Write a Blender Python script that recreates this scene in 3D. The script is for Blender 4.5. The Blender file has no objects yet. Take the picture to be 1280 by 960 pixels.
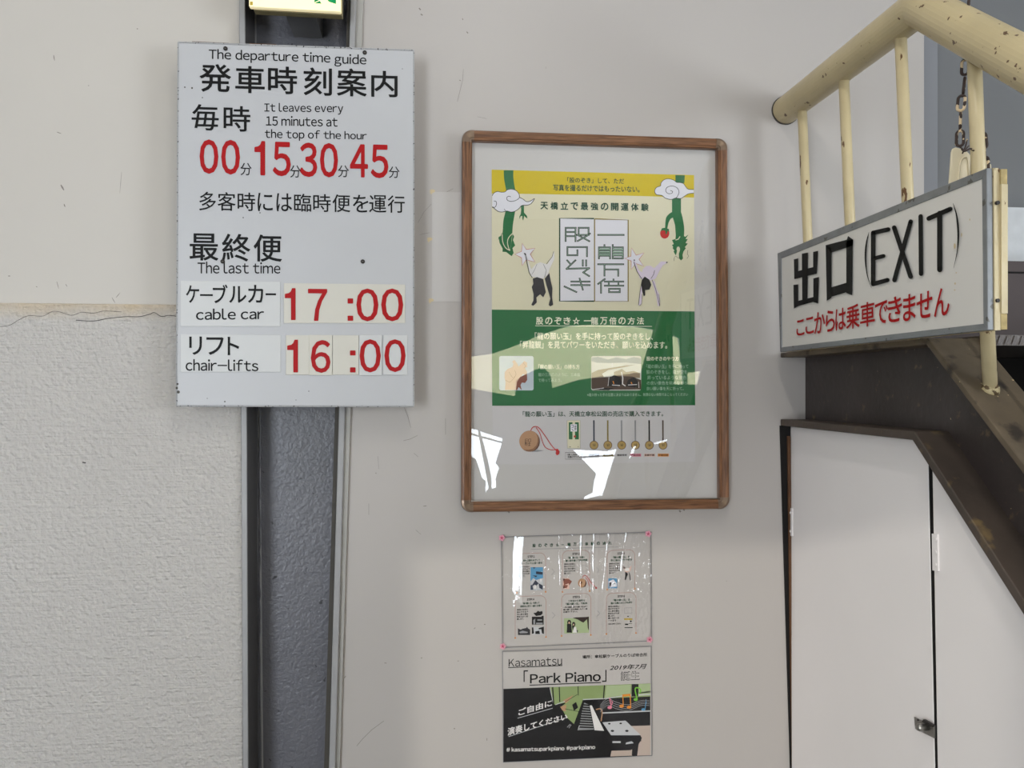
import bpy, bmesh, math, random
from mathutils import Vector, Matrix
from mathutils.geometry import tessellate_polygon
random.seed(7)
S = bpy.context.scene
COL = S.collection

# ------------------------------------------------------------------ camera
F = 967.0                      # focal length in pixels of the 1280 x 960 frame
YAW = math.radians(5.6)        # turned to the right of the wall normal
CAM = Vector((0.0, -1.62, 1.55))
HOR = 485.0                    # pixel row of the horizon
cd = bpy.data.cameras.new('camera'); cam = bpy.data.objects.new('camera', cd); COL.objects.link(cam)
cd.sensor_width = 36.0; cd.lens = F / 1280 * 36.0
cd.shift_y = (HOR - 480.0) / 1280.0
cam.location = CAM; cam.rotation_euler = (math.radians(90), 0, -YAW)
cd.clip_start = 0.02
S.camera = cam

# ------------------------------------------------------------------ sky and exposure
W = bpy.data.worlds.new('world'); S.world = W; W.use_nodes = True
bg = W.node_tree.nodes['Background']; bg.inputs[0].default_value = (0.86, 0.93, 1.0, 1); bg.inputs[1].default_value = 12.5
S.view_settings.view_transform = 'Standard'; S.view_settings.look = 'None'
S.view_settings.gamma = 1.0; S.view_settings.use_curve_mapping = False
S.view_settings.exposure = 0.0
S.cycles.max_bounces = 8; S.cycles.diffuse_bounces = 4; S.cycles.glossy_bounces = 4
S.cycles.transparent_max_bounces = 12; S.cycles.caustics_reflective = False; S.cycles.caustics_refractive = False
S.cycles.sample_clamp_indirect = 6.0

def area(name, loc, target, sx, sy, power, col=(1, 1, 1)):
    l = bpy.data.lights.new(name, 'AREA'); l.shape = 'RECTANGLE'; l.size = sx; l.size_y = sy
    l.energy = power; l.color = col
    o = bpy.data.objects.new(name, l); COL.objects.link(o); o.location = loc
    o.rotation_euler = (Vector(target) - Vector(loc)).to_track_quat('-Z', 'Y').to_euler()
    return o
# daylight comes in from the sky through unseen openings sized for the light; portals only help the sampling
for nm, loc, tgt, sx, sy in (('window_portal', (-2.25, -5.02, 1.33), (-2.25, 0, 1.33), 1.2, 2.64), ('window_portal', (3.32, -2.7, 1.75), (0, -2.7, 1.75), 1.6, 1.6)):
    area(nm, loc, tgt, sx, sy, 1).data.cycles.is_portal = True
sl = bpy.data.lights.new('low_sun', 'SUN'); sl.energy = 0.75; sl.angle = math.radians(0.6); sl.color = (1.0, 0.95, 0.84)
so = bpy.data.objects.new('low_sun', sl); COL.objects.link(so)
so.rotation_euler = Vector((2.78, 5.0, -1.43)).to_track_quat('-Z', 'Y').to_euler()

# ------------------------------------------------------------------ projection helpers
def ray(u, v):
    x = (u - 640.0) / F; y = (HOR - v) / F
    c, s = math.cos(YAW), math.sin(YAW)
    return Vector((x * c + s, -x * s + c, y))
def onY(u, v, Y=0.0):
    d = ray(u, v); return CAM + d * ((Y - CAM.y) / d.y)
def onX(u, v, X):
    d = ray(u, v); return CAM + d * ((X - CAM.x) / d.x)

# ------------------------------------------------------------------ materials
M = {}
def srgb(c):
    return tuple(((x / 255) / 12.92 if x / 255 <= 0.04045 else ((x / 255 + 0.055) / 1.055) ** 2.4) for x in c) + (1,)
def mat(name, col, rough=0.6, metal=0.0, spec=0.4, var=0.0, vscale=3.0, bump=0.0, bscale=60.0, coat=0.0):
    m = bpy.data.materials.new(name); m.use_nodes = True; M[name] = m
    nt = m.node_tree; b = nt.nodes['Principled BSDF']
    c = srgb(col)
    b.inputs['Base Color'].default_value = c; b.inputs['Roughness'].default_value = rough
    b.inputs['Metallic'].default_value = metal; b.inputs['Specular IOR Level'].default_value = spec
    b.inputs['Coat Weight'].default_value = coat; b.inputs['Coat Roughness'].default_value = 0.15
    tc = nt.nodes.new('ShaderNodeTexCoord')
    if var > 0:
        n = nt.nodes.new('ShaderNodeTexNoise'); n.inputs['Scale'].default_value = vscale; n.inputs['Detail'].default_value = 5
        nt.links.new(tc.outputs['Object'], n.inputs['Vector'])
        r = nt.nodes.new('ShaderNodeValToRGB'); r.color_ramp.elements[0].position = 0.3; r.color_ramp.elements[1].position = 0.7
        r.color_ramp.elements[0].color = tuple(x * (1 - var) for x in c[:3]) + (1,)
        r.color_ramp.elements[1].color = tuple(min(1, x * (1 + var)) for x in c[:3]) + (1,)
        nt.links.new(n.outputs['Fac'], r.inputs['Fac']); nt.links.new(r.outputs['Color'], b.inputs['Base Color'])
    if bump > 0:
        n2 = nt.nodes.new('ShaderNodeTexNoise'); n2.inputs['Scale'].default_value = bscale; n2.inputs['Detail'].default_value = 4
        nt.links.new(tc.outputs['Object'], n2.inputs['Vector'])
        bp = nt.nodes.new('ShaderNodeBump'); bp.inputs['Strength'].default_value = bump; bp.inputs['Distance'].default_value = 0.002
        nt.links.new(n2.outputs['Fac'], bp.inputs['Height']); nt.links.new(bp.outputs['Normal'], b.inputs['Normal'])
    return m
def chips(m, chip, scale=45.0, amount=0.70, soft=0.02, detail=6.0, stretch=(1, 1, 1)):
    """paint chips / specks: mixes a second colour over the material's colour by thresholded noise"""
    nt = m.node_tree; b = nt.nodes['Principled BSDF']; inp = b.inputs['Base Color']
    tc = nt.nodes.new('ShaderNodeTexCoord'); mp = nt.nodes.new('ShaderNodeMapping'); mp.inputs['Scale'].default_value = stretch
    n = nt.nodes.new('ShaderNodeTexNoise'); n.inputs['Scale'].default_value = scale; n.inputs['Detail'].default_value = detail
    nt.links.new(tc.outputs['Object'], mp.inputs['Vector']); nt.links.new(mp.outputs['Vector'], n.inputs['Vector'])
    r = nt.nodes.new('ShaderNodeValToRGB'); r.color_ramp.elements[0].position = amount; r.color_ramp.elements[1].position = amount + soft
    nt.links.new(n.outputs['Fac'], r.inputs['Fac'])
    mx = nt.nodes.new('ShaderNodeMix'); mx.data_type = 'RGBA'
    mx.inputs['B'].default_value = srgb(chip)
    if inp.is_linked:
        nt.links.new(inp.links[0].from_socket, mx.inputs['A'])
    else:
        mx.inputs['A'].default_value = inp.default_value
    nt.links.new(r.outputs['Color'], mx.inputs['Factor']); nt.links.new(mx.outputs['Result'], inp)
    return m

chips(mat('wall_paint', (183, 177, 173), 0.42, var=0.02, vscale=2.0, bump=0.12, bscale=9, spec=0.35), (120, 110, 102), 55, 0.765, 0.02, 3)
mat('wall_panel', (198, 192, 185), 0.5, var=0.02, vscale=3, bump=0.06, bscale=20)
mat('grey_wall', (118, 119, 121), 0.7, var=0.03)
mat('reveal_grey', (134, 135, 140), 0.6)
mat('white_band', (205, 207, 210), 0.6, var=0.06, vscale=30)
mat('ceiling_paint', (200, 198, 194), 0.8); mat('floor_lino', (130, 126, 120), 0.4, var=0.1)
mat('rear_wall', (170, 166, 158), 0.8)
mat('beige_wall', (238, 226, 184), 0.8)
# rough plaster: lumpy, brushed sideways, yellowed along the top edge
m = mat('plaster', (202, 197, 193), 0.75, var=0.025, vscale=4)
nt = m.node_tree; b = nt.nodes['Principled BSDF']
tc = nt.nodes.new('ShaderNodeTexCoord')
n1 = nt.nodes.new('ShaderNodeTexNoise'); n1.inputs['Scale'].default_value = 105; n1.inputs['Detail'].default_value = 5
mp = nt.nodes.new('ShaderNodeMapping'); mp.inputs['Scale'].default_value = (0.12, 1, 3.0)
n2 = nt.nodes.new('ShaderNodeTexNoise'); n2.inputs['Scale'].default_value = 95; n2.inputs['Detail'].default_value = 3
nt.links.new(tc.outputs['Object'], n1.inputs['Vector']); nt.links.new(tc.outputs['Object'], mp.inputs['Vector']); nt.links.new(mp.outputs['Vector'], n2.inputs['Vector'])
ad = nt.nodes.new('ShaderNodeMath'); ad.operation = 'MULTIPLY_ADD'; ad.inputs[1].default_value = 0.35
nt.links.new(n2.outputs['Fac'], ad.inputs[0]); nt.links.new(n1.outputs['Fac'], ad.inputs[2])
bp = nt.nodes.new('ShaderNodeBump'); bp.inputs['Strength'].default_value = 1.0; bp.inputs['Distance'].default_value = 0.009
nt.links.new(ad.outputs[0], bp.inputs['Height']); nt.links.new(bp.outputs['Normal'], b.inputs['Normal'])
sep = nt.nodes.new('ShaderNodeSeparateXYZ'); nt.links.new(tc.outputs['Object'], sep.inputs[0])
mr = nt.nodes.new('ShaderNodeMapRange'); zt = onY(150, 380, -0.01).z
mr.inputs['From Min'].default_value = zt - 0.035; mr.inputs['From Max'].default_value = zt - 0.004
nt.links.new(sep.outputs['Z'], mr.inputs['Value'])
ns = nt.nodes.new('ShaderNodeTexNoise'); ns.inputs['Scale'].default_value = 14
nt.links.new(tc.outputs['Object'], ns.inputs['Vector'])
mm = nt.nodes.new('ShaderNodeMath'); mm.operation = 'MULTIPLY'; nt.links.new(mr.outputs[0], mm.inputs[0]); nt.links.new(ns.outputs['Fac'], mm.inputs[1])
mx = nt.nodes.new('ShaderNodeMix'); mx.data_type = 'RGBA'; mx.inputs['B'].default_value = srgb((206, 180, 138))
nt.links.new(b.inputs['Base Color'].links[0].from_socket, mx.inputs['A']); nt.links.new(mm.outputs[0], mx.inputs['Factor']); nt.links.new(mx.outputs['Result'], b.inputs['Base Color'])

chips(mat('column_paint', (101, 101, 108), 0.30, var=0.06, vscale=8, bump=0.75, bscale=140, spec=0.5), (60, 60, 64), 60, 0.70, 0.02)
mat('column_edge', (158, 157, 158), 0.4, var=0.05, vscale=20, bump=0.3, bscale=90)  # same column paint, lightened in the colour where edges catch light
mat('column_shaded', (84, 82, 82), 0.5, bump=0.3, bscale=80)  # same paint as the flange edge, shade put into the colour
mat('caulk', (70, 66, 60), 0.6, bump=0.6, bscale=60)
mat('scratch', (128, 120, 113), 0.6); mat('edge_strip', (166, 163, 158), 0.45, bump=0.2, bscale=60)
mat('board_white', (186, 186, 189), 0.38, var=0.015, vscale=6)
chips(mat('board_edge', (168, 168, 170), 0.6), (40, 34, 30), 220, 0.60, 0.03)
mat('plate_white', (200, 200, 200), 0.4); mat('plate_cream', (203, 199, 189), 0.4)
mat('ink_black', (9, 9, 10), 0.5, spec=0.2); mat('ink_red', (166, 10, 16), 0.5, spec=0.2)
chips(mat('cream_paint', (190, 174, 136), 0.36, var=0.08, vscale=14, bump=0.25, bscale=50, spec=0.5), (92, 66, 44), 60, 0.66, 0.015, 7)
chips(mat('cream_bar', (202, 186, 148), 0.38, var=0.06, vscale=20, bump=0.5, bscale=80), (104, 74, 48), 60, 0.64, 0.015, 6, (1, 1, 0.35))
m = chips(mat('brown_steel', (62, 54, 52), 0.48, var=0.18, vscale=9, bump=0.35, bscale=70), (108, 92, 70), 34, 0.64, 0.10, 8)
chips(m, (190, 170, 130), 130, 0.745, 0.01, 4)
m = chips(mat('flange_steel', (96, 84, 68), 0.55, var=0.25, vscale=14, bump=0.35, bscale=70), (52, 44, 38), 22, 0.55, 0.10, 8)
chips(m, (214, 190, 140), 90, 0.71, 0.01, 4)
chips(mat('flange_dark', (74, 64, 57), 0.55, var=0.2, vscale=12, bump=0.35, bscale=70), (112, 94, 66), 30, 0.62, 0.12, 8); mat('dark_void', (20, 17, 16), 0.9); mat('checker_plate', (92, 84, 80), 0.5, bump=0.8, bscale=120)  # dark_void: near-black for shade in gaps and under the stairs
mat('riser_brown', (70, 58, 57), 0.6, var=0.1)
mat('door_white', (238, 233, 232), 0.5, var=0.018, vscale=3)
mat('timber_brown', (92, 62, 40), 0.7, var=0.2, vscale=25)
mat('raw_wood', (180, 160, 112), 0.8, var=0.3, vscale=60)
mat('sign_face', (218, 214, 208), 0.36, var=0.01)
chips(mat('sign_frame', (132, 134, 136), 0.42, metal=0.35, var=0.1, vscale=40), (96, 94, 90), 60, 0.62, 0.02)
mat('steel', (150, 148, 144), 0.3, metal=0.9); mat('screw_dark', (50, 46, 44), 0.5, metal=0.4)
chips(mat('chain_rust', (52, 38, 32), 0.6, var=0.2, vscale=60, bump=0.4, bscale=200), (206, 184, 150), 75, 0.56, 0.02, 2)
chips(mat('weld_mix', (196, 180, 140), 0.5, bump=0.6, bscale=200), (96, 78, 54), 120, 0.5, 0.05); mat('housing_olive', (140, 130, 96), 0.5); mat('tag_cream', (214, 203, 176), 0.5)
mat('mat_board', (198, 194, 191), 0.6)
mat('corner_metal', (128, 108, 92), 0.28, metal=0.5)
mat('notice_paper', (190, 184, 180), 0.6); mat('paper', (202, 198, 198), 0.6); mat('tape_tan', (206, 188, 150), 0.7)
mat('patch_paint', (194, 189, 186), 0.45, bump=0.1, bscale=20)
for nm, c in dict(yellow=(208, 184, 14), cream=(222, 215, 186), green=(38, 108, 62), dkgreen=(18, 62, 40), cloud=(226, 224, 230),
                  red=(196, 44, 44), gold=(140, 122, 62), ltgreen=(158, 188, 166), inkgreen=(30, 72, 52), pale=(240, 240, 215),
                  skin=(214, 176, 148), skin2=(140, 84, 70), shirt=(228, 224, 222), denim=(52, 50, 54), black=(20, 18, 20), lilac=(220, 206, 222),
                  sky=(196, 206, 214), sea=(216, 214, 206), hill=(150, 156, 158), sand=(150, 130, 104), brown=(78, 60, 50),
                  grey=(150, 150, 152), ltgrey=(196, 196, 198), wood=(184, 142, 108), wood2=(146, 104, 78), wood3=(100, 70, 56), coin=(180, 150, 90),
                  navy=(48, 54, 72), pink=(226, 128, 150), magenta=(200, 60, 100), blue=(90, 150, 190), orange=(226, 140, 40),
                  lime=(120, 190, 60), glassgreen=(140, 158, 104), glassgreen2=(168, 184, 140), rose=(184, 152, 142), salmon=(224, 186, 170),
                  blossom=(222, 160, 176), carpet=(190, 172, 160), water=(60, 110, 130), faint=(176, 206, 180), ochre=(196, 168, 70), darkbrown=(48, 34, 32), exitgreen=(20, 160, 90)).items():
    mat('print_' + nm, c, 0.6, spec=0.2)
# stained timber with long grain
def woodgrain(name, stretch):
    m = mat(name, (150, 108, 76), 0.4, spec=0.4); nt = m.node_tree; b = nt.nodes['Principled BSDF']
    tc = nt.nodes.new('ShaderNodeTexCoord'); mp = nt.nodes.new('ShaderNodeMapping'); mp.inputs['Scale'].default_value = stretch
    n = nt.nodes.new('ShaderNodeTexNoise'); n.inputs['Scale'].default_value = 18; n.inputs['Detail'].default_value = 6; n.inputs['Distortion'].default_value = 0.6
    r = nt.nodes.new('ShaderNodeValToRGB'); r.color_ramp.elements[0].color = srgb((84, 54, 35)); r.color_ramp.elements[1].color = srgb((138, 96, 66))
    r.color_ramp.elements[0].position = 0.32; r.color_ramp.elements[1].position = 0.66
    nt.links.new(tc.outputs['Object'], mp.inputs['Vector']); nt.links.new(mp.outputs['Vector'], n.inputs['Vector'])
    nt.links.new(n.outputs['Fac'], r.inputs['Fac']); nt.links.new(r.outputs['Color'], b.inputs['Base Color'])
woodgrain('frame_wood_v', (14, 14, 0.9)); woodgrain('frame_wood_h', (0.9, 14, 14))
def clear(name, rough, tint=1.0, boost=1.0, bump=0.0, bscale=30, stretch=(1, 1, 1), dist=0.002):
    """clear pane or film: see-through with the mirror reflection of its real surface"""
    m = bpy.data.materials.new(name); m.use_nodes = True; M[name] = m; nt = m.node_tree; nt.nodes.clear()
    out = nt.nodes.new('ShaderNodeOutputMaterial'); mxs = nt.nodes.new('ShaderNodeMixShader')
    t = nt.nodes.new('ShaderNodeBsdfTransparent'); t.inputs[0].default_value = (tint, tint, tint, 1)
    g = nt.nodes.new('ShaderNodeBsdfGlossy'); g.inputs['Roughness'].default_value = rough
    fr = nt.nodes.new('ShaderNodeLayerWeight'); fr.inputs[0].default_value = 0.5
    pw = nt.nodes.new('ShaderNodeMath'); pw.operation = 'POWER'; pw.inputs[1].default_value = 5.0
    ma = nt.nodes.new('ShaderNodeMath'); ma.operation = 'MULTIPLY_ADD'; ma.inputs[1].default_value = 1 - boost; ma.inputs[2].default_value = boost
    nt.links.new(fr.outputs['Facing'], pw.inputs[0]); nt.links.new(pw.outputs[0], ma.inputs[0])
    nt.links.new(ma.outputs[0], mxs.inputs[0]); nt.links.new(t.outputs[0], mxs.inputs[1]); nt.links.new(g.outputs[0], mxs.inputs[2])
    nt.links.new(mxs.outputs[0], out.inputs[0])
    if bump > 0:
        tc = nt.nodes.new('ShaderNodeTexCoord'); mp = nt.nodes.new('ShaderNodeMapping'); mp.inputs['Scale'].default_value = stretch
        n = nt.nodes.new('ShaderNodeTexNoise'); n.inputs['Scale'].default_value = bscale; n.inputs['Detail'].default_value = 2
        bp = nt.nodes.new('ShaderNodeBump'); bp.inputs['Strength'].default_value = bump; bp.inputs['Distance'].default_value = dist
        nt.links.new(tc.outputs['Object'], mp.inputs['Vector']); nt.links.new(mp.outputs['Vector'], n.inputs['Vector'])
        nt.links.new(n.outputs['Fac'], bp.inputs['Height']); nt.links.new(bp.outputs['Normal'], g.inputs['Normal']); nt.links.new(bp.outputs['Normal'], fr.inputs['Normal'])
clear('pane', 0.0, 1.0, 0.082)
clear('film', 0.05, 1.0, 0.08, 0.12, 60, (1, 1, 1), 0.004)
clear('film_flat', 0.08, 1.0, 0.05, 0.2, 14, (1, 1, 1), 0.004)
def emit(name, col, st):
    m = bpy.data.materials.new(name); m.use_nodes = True; M[name] = m; nt = m.node_tree
    b = nt.nodes['Principled BSDF']; b.inputs['Base Color'].default_value = srgb(col)
    b.inputs['Emission Color'].default_value = srgb(col); b.inputs['Emission Strength'].default_value = st
emit('lamp_face', (255, 240, 192), 0.5); emit('tube_glow', (255, 252, 244), 6.0)

# ------------------------------------------------------------------ object helpers
def link(name, bm, m, parent=None, smooth=False):
    bm.normal_update()
    me = bpy.data.meshes.new(name); bm.to_mesh(me); bm.free()
    if m: me.materials.append(M[m])
    if smooth:
        for p in me.polygons: p.use_smooth = True
    o = bpy.data.objects.new(name, me); COL.objects.link(o)
    if parent: o.parent = parent
    return o
def tag(o, label=None, cat=None, group=None, kind=None):
    if label: o['label'] = label
    if cat: o['category'] = cat
    if group: o['group'] = group
    if kind: o['kind'] = kind
    return o
def thing(name, label, cat, group=None):
    return tag(bpy.data.objects.new(name, None), label, cat, group)
def root(name, label, cat, group=None, loc=(0, 0, 0)):
    o = thing(name, label, cat, group); COL.objects.link(o); o.empty_display_size = 0.05
    return o
def prism(bm, pts, vec):
    """closed solid: polygon pts pushed along vec"""
    vec = Vector(vec); n = len(pts)
    a = [bm.verts.new(p) for p in pts]; b = [bm.verts.new(Vector(p) + vec) for p in pts]
    fs = [bm.faces.new(a), bm.faces.new(b[::-1])]
    for i in range(n): fs.append(bm.faces.new((a[i], b[i], b[(i + 1) % n], a[(i + 1) % n])))
    bmesh.ops.recalc_face_normals(bm, faces=fs)
    return bm
def box(bm, x0, x1, y0, y1, z0, z1):
    return prism(bm, [Vector((x0, y0, z0)), Vector((x1, y0, z0)), Vector((x1, y0, z1)), Vector((x0, y0, z1))], (0, y1 - y0, 0))
def newbm(): return bmesh.new()
def tube(bm, pts, r, seg=16, caps=True, closed=False):
    pts = [Vector(p) for p in pts]; n = len(pts); rings = []
    rs = r if isinstance(r, (list, tuple)) else [r] * n
    up = None
    for i, p in enumerate(pts):
        if closed: d = (pts[(i + 1) % n] - pts[i - 1]).normalized()
        elif i == 0: d = (pts[1] - p).normalized()
        elif i == n - 1: d = (p - pts[i - 1]).normalized()
        else: d = ((pts[i + 1] - p).normalized() + (p - pts[i - 1]).normalized()).normalized()
        if up is None:
            up = Vector((0, 0, 1)) if abs(d.z) < 0.9 else Vector((1, 0, 0))
        s = d.cross(up).normalized(); up = s.cross(d).normalized()
        rings.append([bm.verts.new(p + (s * math.cos(2 * math.pi * k / seg) + up * math.sin(2 * math.pi * k / seg)) * rs[i]) for k in range(seg)])
    m = n if closed else n - 1
    for i in range(m):
        A, B = rings[i], rings[(i + 1) % n]
        for k in range(seg): bm.faces.new((A[k], A[(k + 1) % seg], B[(k + 1) % seg], B[k]))
    if caps and not closed:
        bm.faces.new(rings[0][::-1]); bm.faces.new(rings[-1])
    return bm
def bevel(o, w=0.001, seg=2):
    md = o.modifiers.new('bevel', 'BEVEL'); md.width = w; md.segments = seg; md.limit_method = 'ANGLE'; md.angle_limit = math.radians(40)
    return o
def spline(pts, closed=False, k=6):
    out = []; n = len(pts)
    rng = range(n) if closed else range(n - 1)
    for i in rng:
        g = lambda j: pts[j % n] if closed else pts[max(0, min(n - 1, j))]
        p0, p1, p2, p3 = g(i - 1), g(i), g(i + 1), g(i + 2)
        for t in range(k):
            t = t / k
            out.append(tuple(0.5 * (2 * p1[a] + (p2[a] - p0[a]) * t + (2 * p0[a] - 5 * p1[a] + 4 * p2[a] - p3[a]) * t * t + (3 * p1[a] - p0[a] - 3 * p2[a] + p3[a]) * t ** 3) for a in (0, 1)))
    if not closed: out.append(tuple(pts[-1]))
    return out
class Sheet:
    """a printed face lying on a plane: takes frame pixels, gives points on the plane"""
    def __init__(s, plane, val, slope=lambda v: 0.0, n=(0, -1, 0)):
        s.plane, s.val, s.slope = plane, val, slope; s.n = Vector(n); s.layer = 0.00025
    def P(s, u, v, lay=0):
        off = lay * s.layer
        return onY(u, v, s.val - off) if s.plane == 'Y' else onX(u, v, s.val - off)
    def poly(s, bm, pts, lay=1):
        if len(pts) < 3: return
        q = [p for i, p in enumerate(pts) if math.dist(p, pts[i - 1]) > 1e-6]
        vs = [bm.verts.new(s.P(u, v, lay)) for u, v in q]
        for t in tessellate_polygon([[Vector((u, v, 0)) for u, v in q]]):
            try: bm.faces.new([vs[i] for i in t])
            except ValueError: pass
    def stroke(s, bm, pts, w, lay=1, closed=False):
        n = len(pts); L = []; R = []
        ws = w if isinstance(w, (list, tuple)) else [w] * n
        for i in range(n):
            if closed: a, b = pts[i - 1], pts[(i + 1) % n]
            else: a, b = pts[max(0, i - 1)], pts[min(n - 1, i + 1)]
            dx, dy = b[0] - a[0], b[1] - a[1]; l = math.hypot(dx, dy) or 1e-9
            h = ws[i] / 2
            L.append(bm.verts.new(s.P(pts[i][0] - dy / l * h, pts[i][1] + dx / l * h, lay)))
            R.append(bm.verts.new(s.P(pts[i][0] + dy / l * h, pts[i][1] - dx / l * h, lay)))
        for i in range(n if closed else n - 1):
            j = (i + 1) % n
            bm.faces.new((L[i], L[j], R[j], R[i]))
    def segs(s, bm, pts, w, lay=1):
        """polyline of separate straight bars with square ends (mitre-free lettering)"""
        for (a, b) in zip(pts[:-1], pts[1:]):
            dx, dy = b[0] - a[0], b[1] - a[1]; l = math.hypot(dx, dy) or 1e-9
            e = w / 2; a2 = (a[0] - dx / l * e, a[1] - dy / l * e); b2 = (b[0] + dx / l * e, b[1] + dy / l * e)
            s.stroke(bm, [a2, b2], w, lay)
    def make(s, name, m, parent, polys=(), strokes=(), lay=1, w=1.0, label=None):
        if len(polys) > 1:         # separate shapes are separate parts
            for p in polys[1:]: s.make(name, m, parent, [p], (), lay, w, label)
            polys = polys[:1]
        bm = newbm()
        for p in polys: s.poly(bm, p, lay)
        for p in strokes:
            if isinstance(p, tuple): s.stroke(bm, p[0], p[1], lay, p[2] if len(p) > 2 else False)
            else: s.stroke(bm, p, w, lay)
        for f in bm.faces:
            f.normal_update()
            if f.normal.dot(s.n) < 0: f.normal_flip()
        o = link(name, bm, m, parent)
        if label: o['label'] = label
        return o
GLY = {}
def raw(txt, res=3, shear=0.0, space=1.0):
    key = (txt, res, shear, space)
    if key in GLY: return GLY[key]
    c = bpy.data.curves.new('text', 'FONT'); c.body = txt; c.size = 1.0; c.resolution_u = res; c.shear = shear
    c.space_character = space; c.fill_mode = 'FRONT'
    o = bpy.data.objects.new('text', c); COL.objects.link(o)
    me = bpy.data.meshes.new_from_object(o)
    bpy.data.objects.remove(o); bpy.data.curves.remove(c)
    vs = [(v.co.x, v.co.y) for v in me.vertices]; fs = [tuple(p.vertices) for p in me.polygons]
    bpy.data.meshes.remove(me)
    GLY[key] = (vs, fs); return GLY[key]
def glyph(txt, bold=0.0, res=3, shear=0.0, space=1.0):
    """letters as flat outlines scaled to a unit box; bold thickens the strokes by the given share of the type size"""
    if txt.isascii() or txt == '1':          # plain letters: take the gothic full-width shapes and set them closely
        vs, fs = [], []; x = 0.0
        for ch in txt:
            if ch == ' ': x += 0.28 * space; continue
            if ch == ':':      # square dots
                n = len(vs); vs += [(x + a, b) for a, b in ((0, 0), (.12, 0), (.12, .12), (0, .12), (0, .50), (.12, .50), (.12, .62), (0, .62))]; fs += [(n, n + 1, n + 2, n + 3), (n + 4, n + 5, n + 6, n + 7)]; x += 0.2; continue
            if ch == '1' and len(txt) == 1:      # plain upright stroke with a short flag
                n = len(vs); vs += [(x + a, b) for a, b in ((.17, 0), (.27, 0), (.27, .74), (.20, .74), (.16, .66), (.10, .62), (0, .60), (0, .525), (.17, .525))]; fs += [(n, n + 1, n + 2, n + 8), (n + 2, n + 3, n + 4, n + 8), (n + 4, n + 5, n + 6, n + 7, n + 8)]; x += 0.35; continue
            g, f = raw(chr(ord(ch) + 0xFEE0), res)
            lo = min(v[0] for v in g); hi = max(v[0] for v in g); n = len(vs)
            vs += [(v[0] - lo + x + v[1] * shear, v[1]) for v in g]; fs += [tuple(i + n for i in q) for q in f]
            x += hi - lo + 0.085 * space
    else:
        vs, fs = raw(txt, res, shear, space)
    if bold > 0:
        k = 8 if len(txt) < 3 else 4; n = len(vs); V, Q = [(a, b, 0) for a, b in vs], list(fs)
        for j in range(k):
            t = 2 * math.pi * (j + 0.5) / k; dx, dy = bold * math.cos(t), bold * math.sin(t)
            Q += [tuple(i + len(V) for i in q) for q in fs]; V += [(x + dx, y + dy, j + 1) for x, y in vs]
        vs, fs = V, Q
    x0 = min(v[0] for v in vs); x1 = max(v[0] for v in vs); y0 = min(v[1] for v in vs); y1 = max(v[1] for v in vs)
    return [((v[0] - x0) / (x1 - x0 or 1), (v[1] - y0) / (y1 - y0 or 1), v[2] if len(v) > 2 else 0) for v in vs], fs
def put_text(bm, sh, txt, u0, v0, u1, v1, lay=2, bold=0.0, res=3, shear=0.0, space=1.0, dv=None):
    """letters filling the frame box u0,v0-u1,v1 (left end rows; right end follows the sheet's slope)"""
    vs, fs = glyph(txt, bold, res, shear, space)
    d0 = sh.slope(v0) * (u1 - u0) if dv is None else dv[0]; d1 = sh.slope(v1) * (u1 - u0) if dv is None else dv[1]
    TL, TR, BL, BR = sh.P(u0, v0, lay), sh.P(u1, v0 + d0, lay), sh.P(u0, v1, lay), sh.P(u1, v1 + d1, lay)
    V = [bm.verts.new((BL * (1 - x) + BR * x) * (1 - y) + (TL * (1 - x) + TR * x) * y + sh.n * (k * 0.00002)) for x, y, k in vs]
    for f in fs:
        try: bm.faces.new([V[i] for i in f])
        except ValueError: pass
def letter(sh, name, txts, m, parent, lay=2, label=None, **kw):
    bm = newbm()
    for t in txts:
        k = dict(kw); 
        if len(t) > 5: k.update(t[5])
        put_text(bm, sh, t[0], *t[1:5], lay=lay, **k)
    o = link(name, bm, m, parent)
    if label: o['label'] = label
    return o
def zoomer(u, v, s): return lambda pts: [(u + x / s, v + y / s) for x, y in pts]
def circ(cx, cy, r, n=20, ry=None): return [(cx + r * math.cos(2 * math.pi * i / n), cy + (ry or r) * math.sin(2 * math.pi * i / n)) for i in range(n)]
def rect(x0, y0, x1, y1, s=0.0): return [(x0, y0), (x1, y0 + s * (x1 - x0)), (x1, y1 + s * (x1 - x0)), (x0, y1)]
def rrect(x0, y0, x1, y1, r, k=4):
    out = []
    for cx, cy, a in ((x1 - r, y0 + r, -90), (x1 - r, y1 - r, 0), (x0 + r, y1 - r, 90), (x0 + r, y0 + r, 180)):
        for i in range(k + 1):
            t = math.radians(a + 90 * i / k); out.append((cx + r * math.cos(t), cy + r * math.sin(t)))
    return out

# ================================================================== the setting
XE = onY(1155, 480, 0).x          # right end of the white wall
XL = onY(300, 480, 0).x
def struct(name, bm, m): return tag(link(name, bm, m), kind='structure')
a_, b_ = onY(450, 0).x, onY(422, 960).x; sl = (b_ - a_) / (onY(450, 0).z - onY(422, 960).z)   # the wall stops at the leaning column edge
bm = newbm(); prism(bm, [Vector((a_ - sl * (3 - onY(450, 0).z), 0, 3)), Vector((XE, 0, 3)), Vector((XE, 0, 0)), Vector((b_ + sl * onY(422, 960).z, 0, 0))], (0, 0.10, 0)); wall_back = struct('wall_back', bm, 'wall_paint')
ztop = onY(150, 380, -0.008).z
bm = newbm(); box(bm, -3.0, onY(306, 480).x, 0.0, 0.10, ztop - 0.01, 3.0); wall_left = struct('wall_left', bm, 'wall_panel')
bm = newbm(); box(bm, -3.0, onY(304, 480, -0.008).x, -0.008, 0.10, 0, ztop); wall_lower = struct('wall_lower', bm, 'plaster'); bevel(wall_lower, 0.003, 3)
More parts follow.
